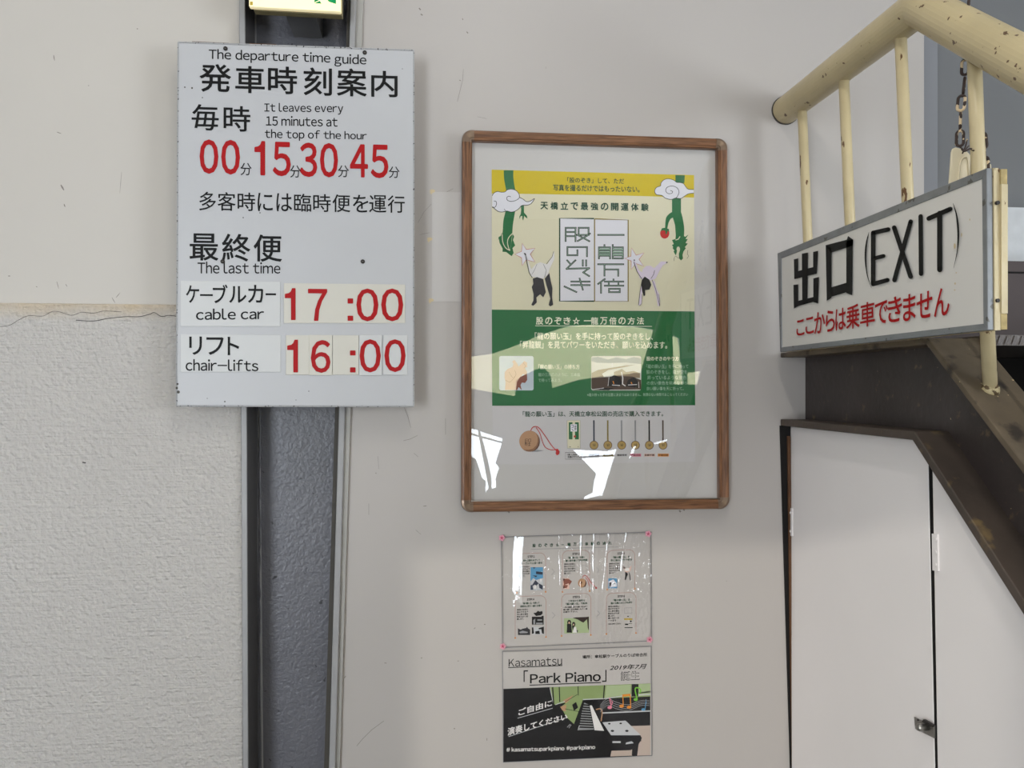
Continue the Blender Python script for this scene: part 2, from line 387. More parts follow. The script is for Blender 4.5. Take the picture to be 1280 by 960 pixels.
xf = onY(1167, 480, 0.10).x
bm = newbm(); box(bm, XE + 0.001, xf + 0.01, 0.10, 0.16, 0, 3.0); struct('trim_1', bm, 'reveal_grey')
bm = newbm(); box(bm, xf, 3.4, 0.16, 0.22, 0, 3.0); struct('wall_far', bm, 'grey_wall')
bm = newbm(); box(bm, -3.2, 3.4, -5.3, 0.3, -0.1, 0.0); struct('floor', bm, 'floor_lino')
bm = newbm(); box(bm, -3.2, 3.4, -5.3, 0.3, 3.0, 3.1); struct('ceiling', bm, 'ceiling_paint')
def side_wall(name, x0, x1, ya, yb, za, zb):
    bm = newbm(); box(bm, x0, x1, -5.0, 0.2, 0, za); box(bm, x0, x1, -5.0, 0.2, zb, 3.0); box(bm, x0, x1, -5.0, ya, za, zb); box(bm, x0, x1, yb, 0.2, za, zb)
    struct(name, bm, 'rear_wall')
bm = newbm(); box(bm, -3.1, -3.0, -5.0, 0.2, 0, 3.0); struct('wall_west', bm, 'rear_wall')
side_wall('wall_east', 3.3, 3.4, -3.5, -1.9, 0.95, 2.55)

# rear wall (seen only as the reflection in the picture's pane) with openings added and shaped for the reflections and daylight
LR = 5.0
def mir(u, v, L=LR):              # where the reflection at a frame pixel lies on the rear wall
    p = onY(u, v, L + 0.0); return Vector((p.x, -L, p.z))
holes = []
q1 = zoomer(570, 520, 7.382); q6 = zoomer(600, 385, 8); q7 = zoomer(730, 385, 8); q4 = zoomer(570, 380, 3.554)
holes.append(q1([(60, 96), (198, 128), (300, 660), (268, 712), (272, 600), (238, 570), (205, 460), (180, 395), (140, 372), (60, 360)]))
holes.append(q1([(222, 140), (428, 205), (408, 300), (362, 432), (396, 480), (364, 580), (370, 660), (328, 670), (322, 560), (286, 380)]))
holes.append(q4([(515, 645), (660, 652), (800, 628), (785, 672), (755, 700), (705, 868), (640, 850), (565, 868), (565, 853), (603, 835), (608, 785), (618, 752), (602, 735), (560, 690)]))
holes.append(q4([(875, 614), (905, 606), (940, 598), (938, 608), (905, 618), (875, 625)]))
wide = q4([(0, 250), (70, 235), (160, 222), (260, 188), (370, 140), (480, 104), (560, 93), (700, 95), (805, 103), (890, 120), (880, 180), (852, 316),
           (790, 306), (740, 316), (640, 322), (530, 340), (425, 374), (415, 310), (385, 284), (350, 292), (285, 325), (265, 340), (262, 410), (160, 392), (70, 376), (0, 372)])
holes2 = [wide, q7([(870, 273), (935, 305), (955, 450), (985, 765), (872, 760), (848, 450)]), q7([(1015, 650), (1155, 630), (1128, 765), (1022, 765)])]
def wall_with_holes(bm, outer, hs, y0, y1):
    loops = [[Vector((x, 0, z)) for x, z in outer]] + [[Vector((p.x, 0, p.z)) for p in h] for h in hs]
    flat = [p for l in loops for p in l]
    tris = tessellate_polygon([[Vector((p.x, p.z, 0)) for p in l] for l in loops])
    A = [bm.verts.new((p.x, y0, p.z)) for p in flat]; B = [bm.verts.new((p.x, y1, p.z)) for p in flat]
    for t in tris:
        bm.faces.new([A[i] for i in t]); bm.faces.new([B[i] for i in reversed(t)])
    k = 0
    for l in loops:
        n = len(l)
        for i in range(n):
            a, b = k + i, k + (i + 1) % n
            bm.faces.new((A[a], A[b], B[b], B[a]))
        k += n
bm = newbm()
H = [[mir(u, v) for u, v in h] for h in holes + holes2]
H.append([Vector((x, -LR, z)) for x, z in ((-2.85, 0.01), (-1.65, 0.01), (-1.65, 2.65), (-2.85, 2.65))])
wall_with_holes(bm, [(-3.2, 0), (3.4, 0), (3.4, 3.0), (-3.2, 3.0)], H, -LR, -LR - 0.04)
struct('wall_rear', bm, 'rear_wall')
for a, b in (((586, 541.5), (631, 554)), ((722, 571.5), (792, 568))):  # bars added for the dark lines across the reflected openings
    bm = newbm(); tube(bm, [mir(*a) + Vector((0, -0.02, 0)), mir(*b) + Vector((0, -0.02, 0))], 0.008, 8); struct('reflection_bar', bm, 'grey_wall')
# a pale wall added outside for the pale reflected band, seen through the wide upper openings
p0, p1 = mir(560, 390, 7.5), mir(930, 492, 7.5)
bm = newbm(); box(bm, p0.x - 0.2, p1.x + 0.2, -7.55, -7.50, p1.z - 0.05, p0.z + 0.4); tag(link('reflection_wall', bm, 'beige_wall'), kind='structure')

# plaster crack lines and scuffs on the walls (dark hairlines lying on the paint)
shL = Sheet('Y', -0.008); shU = Sheet('Y', 0.0)
q3 = zoomer(0, 340, 3.691)
bm = newbm()
shL.stroke(bm, q3(spline([(0, 252), (45, 245), (85, 222), (130, 202), (190, 204), (215, 196), (240, 182), (275, 184), (330, 200), (375, 186), (430, 190), (480, 180), (560, 184)])), 0.5, 3)
shL.stroke(bm, q3(spline([(350, 222), (430, 226), (500, 214), (580, 206), (640, 206), (690, 195), (712, 187), (745, 205), (780, 200), (818, 205)])), 0.8, 3)
shL.stroke(bm, q3([(380, 878), (396, 881)]), 1.4, 3)
tag(link('hairline_crack', bm, 'caulk', wall_lower), kind='stuff')
bm = newbm()
for (x, y, a, l, w) in ((67, 69, 80, 7, 1.2), (152, 215, 95, 27, 0.5), (76, 231, 60, 8, 2.2), (80, 255, 70, 4, 1.5), (120, 355, 0, 0, 0), (71, 352, 75, 9, 0.8), (82, 355, 60, 4, 0.8), (171, 36, 0, 1.5, 1.5),
                        (10, 345, 0, 3, 1.2), (45, 358, 30, 2, 1), (110, 107, 0, 1.5, 1), (140, 372, 60, 8, 0.8), (145, 372, -50, 8, 0.8), (71, 165, 20, 6, 1.0)):
    if l == 0: continue
    t = math.radians(a); shU.stroke(bm, [(x, y), (x + l * math.cos(t) * 0.5, y + l * math.sin(t) * 0.5 ), (x + l * math.cos(t), y + l * math.sin(t))], [w * 0.6, w, w * 0.4], 1)
tag(link('scuff_mark', bm, 'scratch', wall_left), kind='stuff')
bm = newbm(); q5 = zoomer(280, 500, 3.691); q5b = zoomer(280, 700, 3.691); qe = zoomer(505, 0, 2.4)
for pts, w in ((q5([(832, 35), (848, 75), (862, 128)]), 0.5), (q5([(828, 188), (860, 180), (892, 164)]), 0.6), (q5([(1022, 85), (1022, 160)]), 0.5), (q5([(885, 600), (908, 620)]), 0.5),
               (q5([(876, 245), (895, 262)]), 0.5), (q5([(710, 260), (714, 318)]), 0.4), (q5([(668, 478), (668, 530)]), 0.5), (q5([(920, 490), (934, 488)]), 1.0), (q5([(700, 335), (702, 340)]), 1.2),
               (q5b([(612, 858), (640, 825), (680, 785), (738, 742)]), 0.7), (q5b([(740, 475), (750, 476)]), 1.0), (q5b([(555, 545), (562, 535)]), 1.2), (q5b([(1153, 318), (1160, 312)]), 1.0), (q5b([(1200, 297), (1206, 297)]), 1.4),
               (q5b([(908, 452), (914, 452)]), 1.4), (q5b([(1078, 466), (1083, 466)]), 1.3), (q5b([(1060, 778), (1066, 778)]), 1.5), (q5b([(1213, 822), (1213, 834)]), 0.9),
               (qe([(178, 208), (176, 240), (160, 305)]), 0.5), (qe([(45, 24), (50, 30)]), 1.8), (qe([(50, 42), (56, 46)]), 1.8), (qe([(188, 95), (192, 100)]), 1.6), (qe([(175, 55), (177, 60)]), 1.2),
               (qe([(128, 576), (148, 566)]), 0.5), (qe([(42, 668), (60, 636), (82, 612)]), 0.4), (qe([(48, 704), (76, 698)]), 0.4), (qe([(220, 350), (248, 356)]), 0.4), (qe([(100, 808), (106, 804)]), 0.8),
               ([(635, 639), (637, 641)], 2.2), ([(849, 638), (851, 640)], 2.6), ([(854, 637), (856, 638)], 2.0), ([(574, 100), (576, 101)], 1.0), ([(902, 330), (903, 331)], 0.8)):
    shU.stroke(bm, pts, w * 0.8, 2)
tag(link('scuff_mark', bm, 'scratch', wall_back), kind='stuff')
# painted-over square patch with tan torn corners, left of the picture; tape ghost under the picture
bm = newbm(); prism(bm, [onY(*p, 0.0) for p in ((540, 240), (600, 241), (600, 377), (540, 377))], (0, -0.0012, 0)); wp = link('wall_patch', bm, 'patch_paint', wall_back)
for i, (x, y) in enumerate(((86, 575), (78, 719), (82, 902))):
    bm = newbm(); s2 = Sheet('Y', -0.0012); s2.poly(bm, [(505 + (x + dx) / 2.4, (y + dy) / 2.4) for dx, dy in ((-8, -6), (2, -7), (8, -3), (5, 2), (-1, 4), (-4, 9), (-8, 3))], 1.5)
    link('torn_spot', bm, 'tape_tan', wall_back)

# ================================================================== steel column
col = root('steel_column', 'grey painted steel column with recessed web behind the timetable board', 'column')
def strip(name, m, T, B, Yf, Yb, lab=None, smooth=False):
    """vertical slab: frame columns at the top (row 0) and at the bottom (row 960), run on to floor and ceiling"""
    def at(v, i): return T[i] + (B[i] - T[i]) * v / 960.0
    vt = HOR - (3.0 - 1.55) * F / (1.62 + Yf) * 1.0; vb = HOR + 1.55 * F / (1.62 + Yf)
    pts = []
    for i, v in ((0, 0), (1, 0), (1, 960), (0, 960)):
        pts.append(onY(at(v, i), v, Yf))
    # extend ends
    def ext(a, b, z): t = (z - a.z) / (b.z - a.z); return a + (b - a) * t
    a, b_, c, d = pts
    q = [ext(a, d, 2.999), ext(b_, c, 2.999), ext(b_, c, 0.001), ext(a, d, 0.001)]
    bm = newbm(); prism(bm, q, (0, Yb - Yf, 0))
    o = link(name, bm, m, col)
    if lab: o['label'] = lab
    return o
bevel(strip('flange_edge', 'column_edge', (299, 306), (303.5, 310), -0.018, -0.012), 0.001)
strip('flange', 'column_shaded', (299, 306.2), (303.5, 310.2), -0.012, 0.075)
strip('web', 'column_paint', (300, 440), (300, 414), 0.075, 0.085)
strip('web_patch', 'column_edge', (318, 320.0), (327, 329.0), 0.0735, 0.076)
bevel(strip('flange', 'column_edge', (438, 445), (411, 419), -0.018, 0.09), 0.002)
strip('caulk_bead', 'caulk', (434.5, 438.5), (405, 411.5), 0.0, 0.08)
strip('edge_strip', 'edge_strip', (445, 454), (419, 424.5), -0.008, 0.02)
# weld beads running down beside the web
bm = newbm()
pts = []; 
for i in range(60):
    v = 500 + i * 9; pts.append(onY(325 + random.uniform(-0.8, 0.8), v, 0.073))
tube(bm, pts, [0.0012 + random.random() * 0.0012 for _ in pts], 6); link('weld_bead', bm, 'column_paint', col, True)

# ================================================================== timetable board
BY = -0.060
bd = root('timetable_board', 'large white departure timetable board with black and red lettering on the column', 'sign')
bs = lambda v: (507 - v) / 13200.0
shB = Sheet('Y', BY, bs)
bm = newbm(); prism(bm, [onY(*p, BY + 0.0006) for p in ((223.8, 54), (516.3, 64), (516.2, 507), (221.8, 506.5))], (0, 0.002, 0))
prism(bm, [onY(*p, BY) for p in ((224.3, 54.6), (515.8, 64.6), (515.7, 506.5), (222.3, 506.0))], (0, 0.0008, 0)); link('panel', bm, 'board_white', bd)
bm = newbm()
for a, b in (((223, 53), (517, 63)), ((517, 63), (517, 508)), ((517, 508), (221, 507.5)), ((221, 507.5), (223, 53))):
    P, Q = onY(*a, BY + 0.002), onY(*b, BY + 0.002); tube(bm, [P, Q], 0.0018, 6)
link('rim', bm, 'board_edge', bd)
for (a, b, y0) in (((240, 52.2), (286, 53.6), 0), ((312, 54.3), (345, 55.4), 0)):
    bm = newbm(); P, Q = onY(*a, BY + 0.004), onY(*b, BY + 0.004); box(bm, P.x, Q.x, BY + 0.004, BY + 0.02, P.z - 0.03, P.z + 0.0008); link('batten', bm, 'timber_brown', bd)
for z, v in ((0, 100), (0, 470)):
    bm = newbm(); P, Q = onY(300, v, BY), onY(445, v, BY); box(bm, P.x, Q.x, BY + 0.004, -0.019, P.z - 0.015, P.z + 0.015); link('batten', bm, 'timber_brown', bd)
for u, v in ((282, 61), (456, 66), (278.5, 327), (453.5, 327)):
    bm = newbm(); P = onY(u, v, BY); tube(bm, [P + Vector((0, 0.001, 0)), P + Vector((0, -0.002, 0)), P + Vector((0, -0.0026, 0))], [0.0042, 0.0042, 0.0025], 12)
    sc = link('screw', bm, 'screw_dark', bd)
    bm = newbm(); tube(bm, [P + Vector((-0.002, -0.0027, 0)), P + Vector((0.002, -0.0027, 0))], 0.0005, 5); link('screw_slot', bm, 'steel', sc)
letter(shB, 'lettering', [('The departure time', 261, 61, 413, 77, dict(dv=(5.0, 4.6))), ('guide', 418, 67, 458, 83), ], 'ink_black', bd, bold=0.012)
letter(shB, 'lettering', [('発', 249.5, 79.5, 289, 114.5), ('車', 294, 82, 331, 116), ('時', 335, 82.5, 371.5, 117), ('刻', 379.5, 84, 415, 119), ('案', 421, 85, 458.5, 120), ('内', 464, 88, 497, 121)], 'ink_black', bd, bold=0.014)
letter(shB, 'lettering', [('毎', 239.5, 130, 273.5, 162.5), ('時', 279.5, 132, 313, 164)], 'ink_black', bd, bold=0.010)
letter(shB, 'lettering', [('It leaves every', 330.5, 128.5, 429, 142.5, dict(dv=(1, 1))), ('15 minutes at', 332.5, 144.5, 422, 157, dict(dv=(1.5, 1.5))), ('the top of the hour', 331, 161, 458.5, 175.5, dict(dv=(3.5, 1.5)))], 'ink_black', bd, bold=0.012)
letter(shB, 'lettering', [('0', 249.5, 174, 273, 217), ('0', 276.5, 174.5, 300, 218), ('1', 318, 176, 331.5, 219), ('5', 341, 177, 363.5, 220), ('3', 374.5, 178, 396.5, 221), ('0', 400, 178.5, 422.5, 221.5), ('4', 437.5, 180, 460, 221.5), ('5', 463.5, 180.5, 485.5, 222.5)],
       'ink_red', bd, bold=0.022, label='red minutes 00 15 30 45')
letter(shB, 'lettering', [('分', 300.5, 203.5, 314.5, 219), ('分', 362.5, 206.5, 376, 222), ('分', 422.5, 206.5, 436, 221.5), ('分', 486, 208, 499.5, 222.5)], 'ink_black', bd, bold=0.004)
for k, (ch, x0, x1) in enumerate((('多', 249, 270), ('客', 272, 294.5), ('時', 297, 319), ('に', 322, 341), ('は', 345.5, 365), ('臨', 367.5, 389), ('時', 391.5, 413.5), ('便', 415.5, 438), ('を', 441, 460.5), ('運', 461.5, 483), ('行', 484.5, 506))):
    pass
letter(shB, 'lettering', [(ch, x0, 239.5 + (x0 - 249) * 0.02, x1, 263 + (x0 - 249) * 0.012) for ch, x0, x1 in (('多', 249, 270), ('客', 272, 294.5), ('時', 297, 319), ('に', 322, 341), ('は', 345.5, 365), ('臨', 367.5, 389), ('時', 391.5, 413.5), ('便', 415.5, 438), ('を', 441, 460.5), ('運', 461.5, 483), ('行', 484.5, 506))],
       'ink_black', bd, bold=0.006)
letter(shB, 'lettering', [('最', 237, 291.5, 273, 325.5), ('終', 277.5, 292, 313, 326.5), ('便', 317, 293, 352.5, 327)], 'ink_black', bd, bold=0.012)
letter(shB, 'lettering', [('The last time', 247, 327, 350.5, 342, dict(dv=(1, 0)))], 'ink_black', bd, bold=0.012)
def plate(name, m, x0, y0, x1, y1, dz=0.0, lab=None, h=0.0016):
    bm = newbm(); prism(bm, [onY(*p, BY - dz) for p in ((x0, y0), (x1, y0 + bs(y0) * (x1 - x0)), (x1, y1), (x0, y1 - 0.0))], (0, -h, 0))
    o = link(name, bm, m, bd); bevel(o, 0.0004, 1)
    if lab: o['label'] = lab
    return o
shP = Sheet('Y', BY - 0.0017, bs)
p = plate('name_plate', 'plate_white', 226, 351, 350.5, 408, lab='white plate reading cable car')
letter(shP, 'lettering', [('ケ', 232.5, 356.5, 249, 378.5), ('ー', 250, 367.5, 266, 370), ('ブ', 266, 355.5, 284.5, 379), ('ル', 286.5, 357.5, 308, 378.5), ('カ', 310, 356, 329, 378.5), ('ー', 332, 366.5, 345, 369)], 'ink_black', p, bold=0.012)
letter(shP, 'lettering', [('cable car', 245, 386, 330, 400, dict(dv=(-1, -1)))], 'ink_black', p, bold=0.014)
p = plate('name_plate', 'plate_white', 226, 418, 351, 465, lab='white plate reading chair-lifts')
letter(shP, 'lettering', [('リ', 236.5, 420.5, 252.5, 443.5), ('フ', 258, 421.5, 279.5, 443.5), ('ト', 284.5, 421, 299, 444)], 'ink_black', p, bold=0.012)
letter(shP, 'lettering', [('chair-lifts', 232, 448.5, 323, 463.5, dict(dv=(1.2, 0.5)))], 'ink_black', p, bold=0.014)
p = plate('time_plate', 'plate_cream', 355, 354, 506.5, 404, lab='cream plate with red 17:00')
letter(shP, 'lettering', [('1', 356, 360, 369.5, 400), ('7', 385, 361, 409, 401), (':', 434.5, 373, 441.5, 401), ('0', 445.5, 360.5, 473, 401.5), ('0', 476.5, 360.5, 504, 401.5)], 'ink_red', p, bold=0.016)
for (x0, x1, ch, cb, mm_, dz) in ((357.5, 386.5, '1', (359, 424.5, 372.5, 465.5), 'plate_cream', 0), (386.5, 415.5, '6', (388.5, 425, 413, 466), 'plate_cream', 0.0004), (416, 448.5, ':', (437.5, 438, 444.5, 465.5), 'plate_cream', 0),
                                  (449, 477.5, '0', (449.5, 424, 476, 465.5), 'plate_white', 0.0006), (479, 509.5, '0', (480.5, 424, 507, 465), 'plate_white', 0.0002)):
    p = plate('number_plate', mm_, x0, 419 - dz * 900, x1, 468.5 + dz * 1200, dz)
    sh = Sheet('Y', BY - 0.0017 - dz, bs); letter(sh, 'lettering', [(ch, *cb)], 'ink_red', p, bold=0.016)
# paint chips on the board
bm = newbm()
for (x, y, r) in ((221, 485, 1.6), (223, 490, 2), (231, 109, 1.0), (240, 110, 1.2), (253, 122, 0.8), (281, 502, 1), (386, 489, 0.7), (259, 498, 0.6), (325, 266, 0.8), (304, 272, 0.8), (503, 86, 0.6), (370, 500, 0.6), (222, 480, 1.4)):
    shB.poly(bm, circ(x, y, r, 7), 1)
tag(link('paint_chip', bm, 'caulk', bd), kind='stuff')

# ================================================================== emergency exit lamp above the board
lampo = root('exit_lamp', 'lit cream emergency exit lamp with green pictogram above the timetable board', 'lamp')
LY = -0.075
bm = newbm(); A, B = onY(311, 8, LY), onY(426, 11, LY); zb = A.z
prism(bm, [Vector((A.x, LY, zb)), Vector((B.x, LY, zb - 0.002)), Vector((B.x, LY, zb + 0.19)), Vector((A.x, LY, zb + 0.19))], (0, 0.012, 0)); bevel(link('lit_face', bm, 'lamp_face', lampo), 0.002)
bm = newbm(); prism(bm, [Vector((A.x + 0.006, LY + 0.012, zb - 0.001)), Vector((B.x + 0.001, LY + 0.012, zb - 0.003)), Vector((B.x + 0.001, LY + 0.012, zb + 0.188)), Vector((A.x + 0.006, LY + 0.012, zb + 0.188))], (0, 0.02, 0)); bevel(link('housing', bm, 'housing_olive', lampo), 0.002)
bm = newbm(); box(bm, A.x + 0.06, A.x + 0.12, LY + 0.05, 0.075, zb + 0.01, zb + 0.17); link('bracket', bm, 'steel', lampo)
shE = Sheet('Y', LY)
shE.make('pictogram', 'print_exitgreen', lampo, polys=[[(393, 4), (400, 1), (401, 3.5), (402.5, 4.5)], [(393, -70), (420, -70), (420, 5), (411, 2), (405, -6), (399, 0), (393, 3)]], lay=1.5)
shE.make('running_figure', 'board_white', lampo, polys=[circ(407, -58, 4), [(400, -50), (411, -52), (416, -44), (413, -42), (409, -46), (408, -34), (414, -24), (417, -12), (413, -12), (409, -22), (403, -28), (400, -14), (394, -10), (394, -14), (397, -18), (400, -34), (401, -44), (396, -38), (394, -40)]], lay=2.5)
shE.make('maker_mark', 'print_ochre', lampo, polys=[rect(312.5, 2, 316, 6.5)], lay=1.5)

# ================================================================== framed picture
FY = -0.022
pf = root('picture_frame', 'wooden picture frame with rounded metal corners holding the green and yellow poster', 'picture frame')
oc = dict(tl=(577.5, 163), tr=(908, 173), br=(911, 634), bl=(576.5, 638))
ic = [(590, 176.5), (896, 186.5), (898.5, 623.5), (589, 627)]
I = [onY(u, v, FY) for u, v in ic]
wd = 0.0205
prof = [(0.0, 0.000), (0.0, 0.004), (0.002, 0.006), (0.0045, 0.006), (0.0055, 0.0075), (0.015, 0.010), (0.019, 0.009), (wd, 0.006), (wd, -0.018), (0.0, -0.018)]   # (outward, toward viewer)
def rail(name, P, Q, out, m):
    bm = newbm(); out = Vector(out); n = Vector((0, -1, 0))
    A = [bm.verts.new(P + out * a + n * b) for a, b in prof]; B = [bm.verts.new(Q + out * a + n * b) for a, b in prof]
    k = len(prof)
    for i in range(k): bm.faces.new((A[i], A[(i + 1) % k], B[(i + 1) % k], B[i]))
    bm.faces.new(A[::-1]); bm.faces.new(B); bmesh.ops.recalc_face_normals(bm, faces=bm.faces)
    return link(name, bm, m, pf)
def perp(P, Q): d = (Q - P).normalized(); return Vector((-d.z, 0, d.x))
o_t = perp(I[0], I[1]); o_r = perp(I[1], I[2]); o_b = perp(I[2], I[3]); o_l = perp(I[3], I[0])
rail('rail', I[0], I[1], o_t, 'frame_wood_h'); rail('rail', I[1], I[2], o_r, 'frame_wood_v'); rail('rail', I[2], I[3], o_b, 'frame_wood_h'); rail('rail', I[3], I[0], o_l, 'frame_wood_v')
for P, a, b in ((I[0], o_l, o_t), (I[1], o_t, o_r), (I[2], o_r, o_b), (I[3], o_b, o_l)):
    bm = newbm(); rings = []; n = Vector((0, -1, 0)); K = 8
    for i in range(-1, K + 2):
        t = max(0, min(1, i / K)); d = a.slerp(b, t)
        sh_ = (b * -0.004 if i == -1 else (a * -0.004 if i == K + 1 else Vector()))
        rings.append([bm.verts.new(P + sh_ + d * (aa * 1.02 + 0.0001) + n * (bb + 0.0006)) for aa, bb in prof])
    k = len(prof)
    for A, B in zip(rings[:-1], rings[1:]):
        for i in range(k):
            try: bm.faces.new((A[i], A[(i + 1) % k], B[(i + 1) % k], B[i]))
            except ValueError: pass
    bm.faces.new(rings[0][::-1]); bm.faces.new(rings[-1]); bmesh.ops.recalc_face_normals(bm, faces=bm.faces)
    c = link('corner_piece', bm, 'corner_metal', pf)
ctr = sum(I, Vector()) / 4
def grow(k): return [ctr + (p - ctr) * k for p in I]
PY = -0.012
bm = newbm(); prism(bm, [Vector((p.x, PY, p.z)) for p in grow(1.01)], (0, 0.006, 0)); link('backing_board', bm, 'mat_board', pf)
bm = newbm(); bm.faces.new([bm.verts.new((p.x, FY + 0.0005, p.z)) for p in grow(1.008)]); link('glass', bm, 'pane', pf)['label'] = 'clear glazing reflecting daylight'
bm = newbm(); tube(bm, [I[3] + Vector((-0.001, -0.001, 0.0005)), I[2] + Vector((0.001, -0.001, 0.0005))], 0.0008, 5); link('glazing_lip', bm, 'steel', pf)

# ---- the poster inside the frame
fs_ = lambda v: (454 - v) / 10800.0
ps = Sheet('Y', PY - 0.0010, fs_)
po = root('poster', 'green, yellow and cream printed poster inside the wooden frame', 'poster')
bm = newbm(); prism(bm, [onY(*p, PY - 0.0003) for p in ((614.6, 212), (867.6, 218.8), (869.2, 577), (740, 579.5), (668, 580.5), (616, 580))], (0, -0.0005, 0)); link('paper', bm, 'paper', po)
Z1, Z2, Z3, Z4 = zoomer(600, 200, 8), zoomer(740, 200, 8), zoomer(640, 265, 7.683), zoomer(735, 265, 7.683)
Z5, Z6, Z7, Z8 = zoomer(600, 385, 8), zoomer(730, 385, 8), zoomer(630, 500, 9.6), zoomer(740, 500, 9.6)
mk = ps.make
mk('cream_ground', 'print_cream', po, [[(614.6, 241.5), (867.6, 246.5), (868.2, 389), (614.8, 387)]], lay=0.5)
mk('yellow_banner', 'print_yellow', po, [[(614.6, 212), (867.6, 218.8), (867.6, 247), (760, 244), (614.6, 241.8)]], lay=1)
mk('green_panel', 'print_green', po, [[(614.8, 387), (868.2, 389.3), (869, 506.6), (615.2, 507.2)]], lay=1)
# dragons
mk('dragon_print', 'print_green', po, [Z1(spline([(238, 103), (240, 180), (252, 250), (268, 330)]) + spline([(360, 330), (345, 260), (334, 180), (334, 103)])),
   Z1(spline([(260, 500), (235, 600), (228, 700), (222, 760), (225, 860), (260, 910), (300, 890), (322, 740), (330, 640), (352, 510)])),
   Z1([(218, 728), (228, 760), (222, 800), (240, 860), (290, 905), (330, 905), (352, 855), (330, 800), (342, 765), (325, 738), (318, 790), (350, 850), (325, 880), (336, 930), (320, 960), (312, 964), (290, 945), (262, 920), (232, 916), (228, 890), (205, 860), (192, 805), (186, 770), (208, 760)][:1] + [(228, 760), (240, 850), (300, 905), (318, 800), (325, 738), (342, 765), (330, 800), (352, 855), (325, 880), (336, 930), (316, 962), (262, 920), (225, 918), (226, 886), (196, 830), (190, 790), (184, 800), (186, 770), (208, 758)]),
   Z1([(408, 450), (440, 450), (440, 525), (470, 560), (474, 586), (455, 572), (442, 556), (438, 580), (432, 606), (424, 588), (424, 560), (408, 560), (396, 590), (394, 566), (408, 540), (412, 500)]),
   Z2([(834, 150), (928, 153), (924, 230), (834, 230)]),
   Z2([(800, 380), (890, 380), (890, 520)] + spline([(905, 570), (922, 680), (920, 760)]) + [(932, 768), (965, 744), (935, 790), (958, 790), (935, 830), (958, 836), (928, 872), (940, 880), (915, 915), (905, 950), (910, 985), (890, 1005), (872, 985), (868, 940), (880, 900), (870, 865), (850, 870), (848, 920), (838, 955), (815, 915), (825, 905), (805, 880), (812, 870), (800, 850), (818, 840), (800, 800), (835, 790), (838, 750), (830, 650), (808, 575)] + spline([(785, 590), (765, 630), (752, 690)]) + [(730, 690)] + spline([(733, 630), (742, 575), (770, 540), (800, 520)]))], lay=2)
mk('dragon_highlight', 'print_cream', po, strokes=[(Z1(spline([(222, 740), (228, 820), (258, 880), (302, 905)])), 1.0), (Z1(spline([(322, 735), (285, 780), (275, 830), (292, 900)])), 1.0),
   (Z2([(835, 800), (862, 792), (880, 765)]), 1.2), (Z2(spline([(850, 900), (855, 880), (872, 880), (872, 905), (860, 925), (850, 960)])), 1.5)], lay=3)
mk('dragon_whisker', 'print_black', po, strokes=[(Z2(spline([(958, 900), (955, 940), (965, 960), (950, 985)])), 0.4), (Z4(spline([(826, 470), (828, 440), (845, 425), (862, 440), (890, 438)])), 0.4)], lay=3)
cl1 = Z1(spline([(122, 358), (140, 330), (175, 315), (215, 322), (250, 318), (275, 298), (320, 291), (365, 308), (392, 345), (396, 372), (430, 390), (462, 415), (500, 412), (545, 386), (515, 432), (480, 450), (420, 455), (390, 485), (350, 512), (310, 520), (268, 510), (225, 520), (185, 515), (150, 490), (130, 470), (122, 472)]))
cl2 = Z2(spline([(1018, 295), (965, 292), (940, 270), (915, 236), (880, 226), (848, 224), (815, 200), (765, 188), (720, 198), (690, 230), (685, 258), (645, 275), (627, 310), (645, 345), (700, 355), (735, 382), (790, 394), (835, 380), (850, 382), (890, 384), (920, 365), (965, 338), (1018, 332)]))
mk('cloud_print', 'print_cloud', po, [cl1, cl2], lay=4)
mk('cloud_outline', 'print_black', po, strokes=[(cl1, 0.7), (cl2, 0.7), (Z1(spline([(308, 368), (285, 362), (268, 378), (275, 402), (310, 414), (355, 405), (388, 385), (396, 368)])), 0.7), (Z1(spline([(138, 410), (160, 415), (165, 440), (152, 470), (122, 474)])), 0.7), (Z1([(242, 488), (255, 508)]), 0.6),
   (Z2(spline([(782, 305), (806, 315), (795, 334), (760, 335), (738, 310), (750, 275), (800, 260), (850, 278), (870, 320), (855, 362), (835, 384)])), 0.7)], lay=5)
mk('pearl_print', 'print_red', po, [Z2(circ(727, 734, 46, 20, 52))], lay=3, label='red round jewel')
mk('claw_print', 'print_green', po, [Z2([(685, 712), (700, 682), (730, 678), (768, 690), (772, 720), (755, 708), (748, 740), (735, 745), (735, 712), (712, 702)])], lay=4)
letter(ps, 'lettering', [('「股のぞき」して、ただ', 709, 221.5, 780, 228.5), ('写真を撮るだけではもったいない。', 691.5, 230.3, 799.5, 238.5)], 'print_inkgreen', po, lay=3, bold=0.022)
letter(ps, 'lettering', [(ch, 675.5 + i * 12.58, 252.2 + i * 0.2, 685 + i * 12.58, 261.7 + i * 0.2, dict(dv=(0.2, 0.2))) for i, ch in enumerate('天橋立で最強の開運体験')], 'print_inkgreen', po, lay=3, bold=0.03)
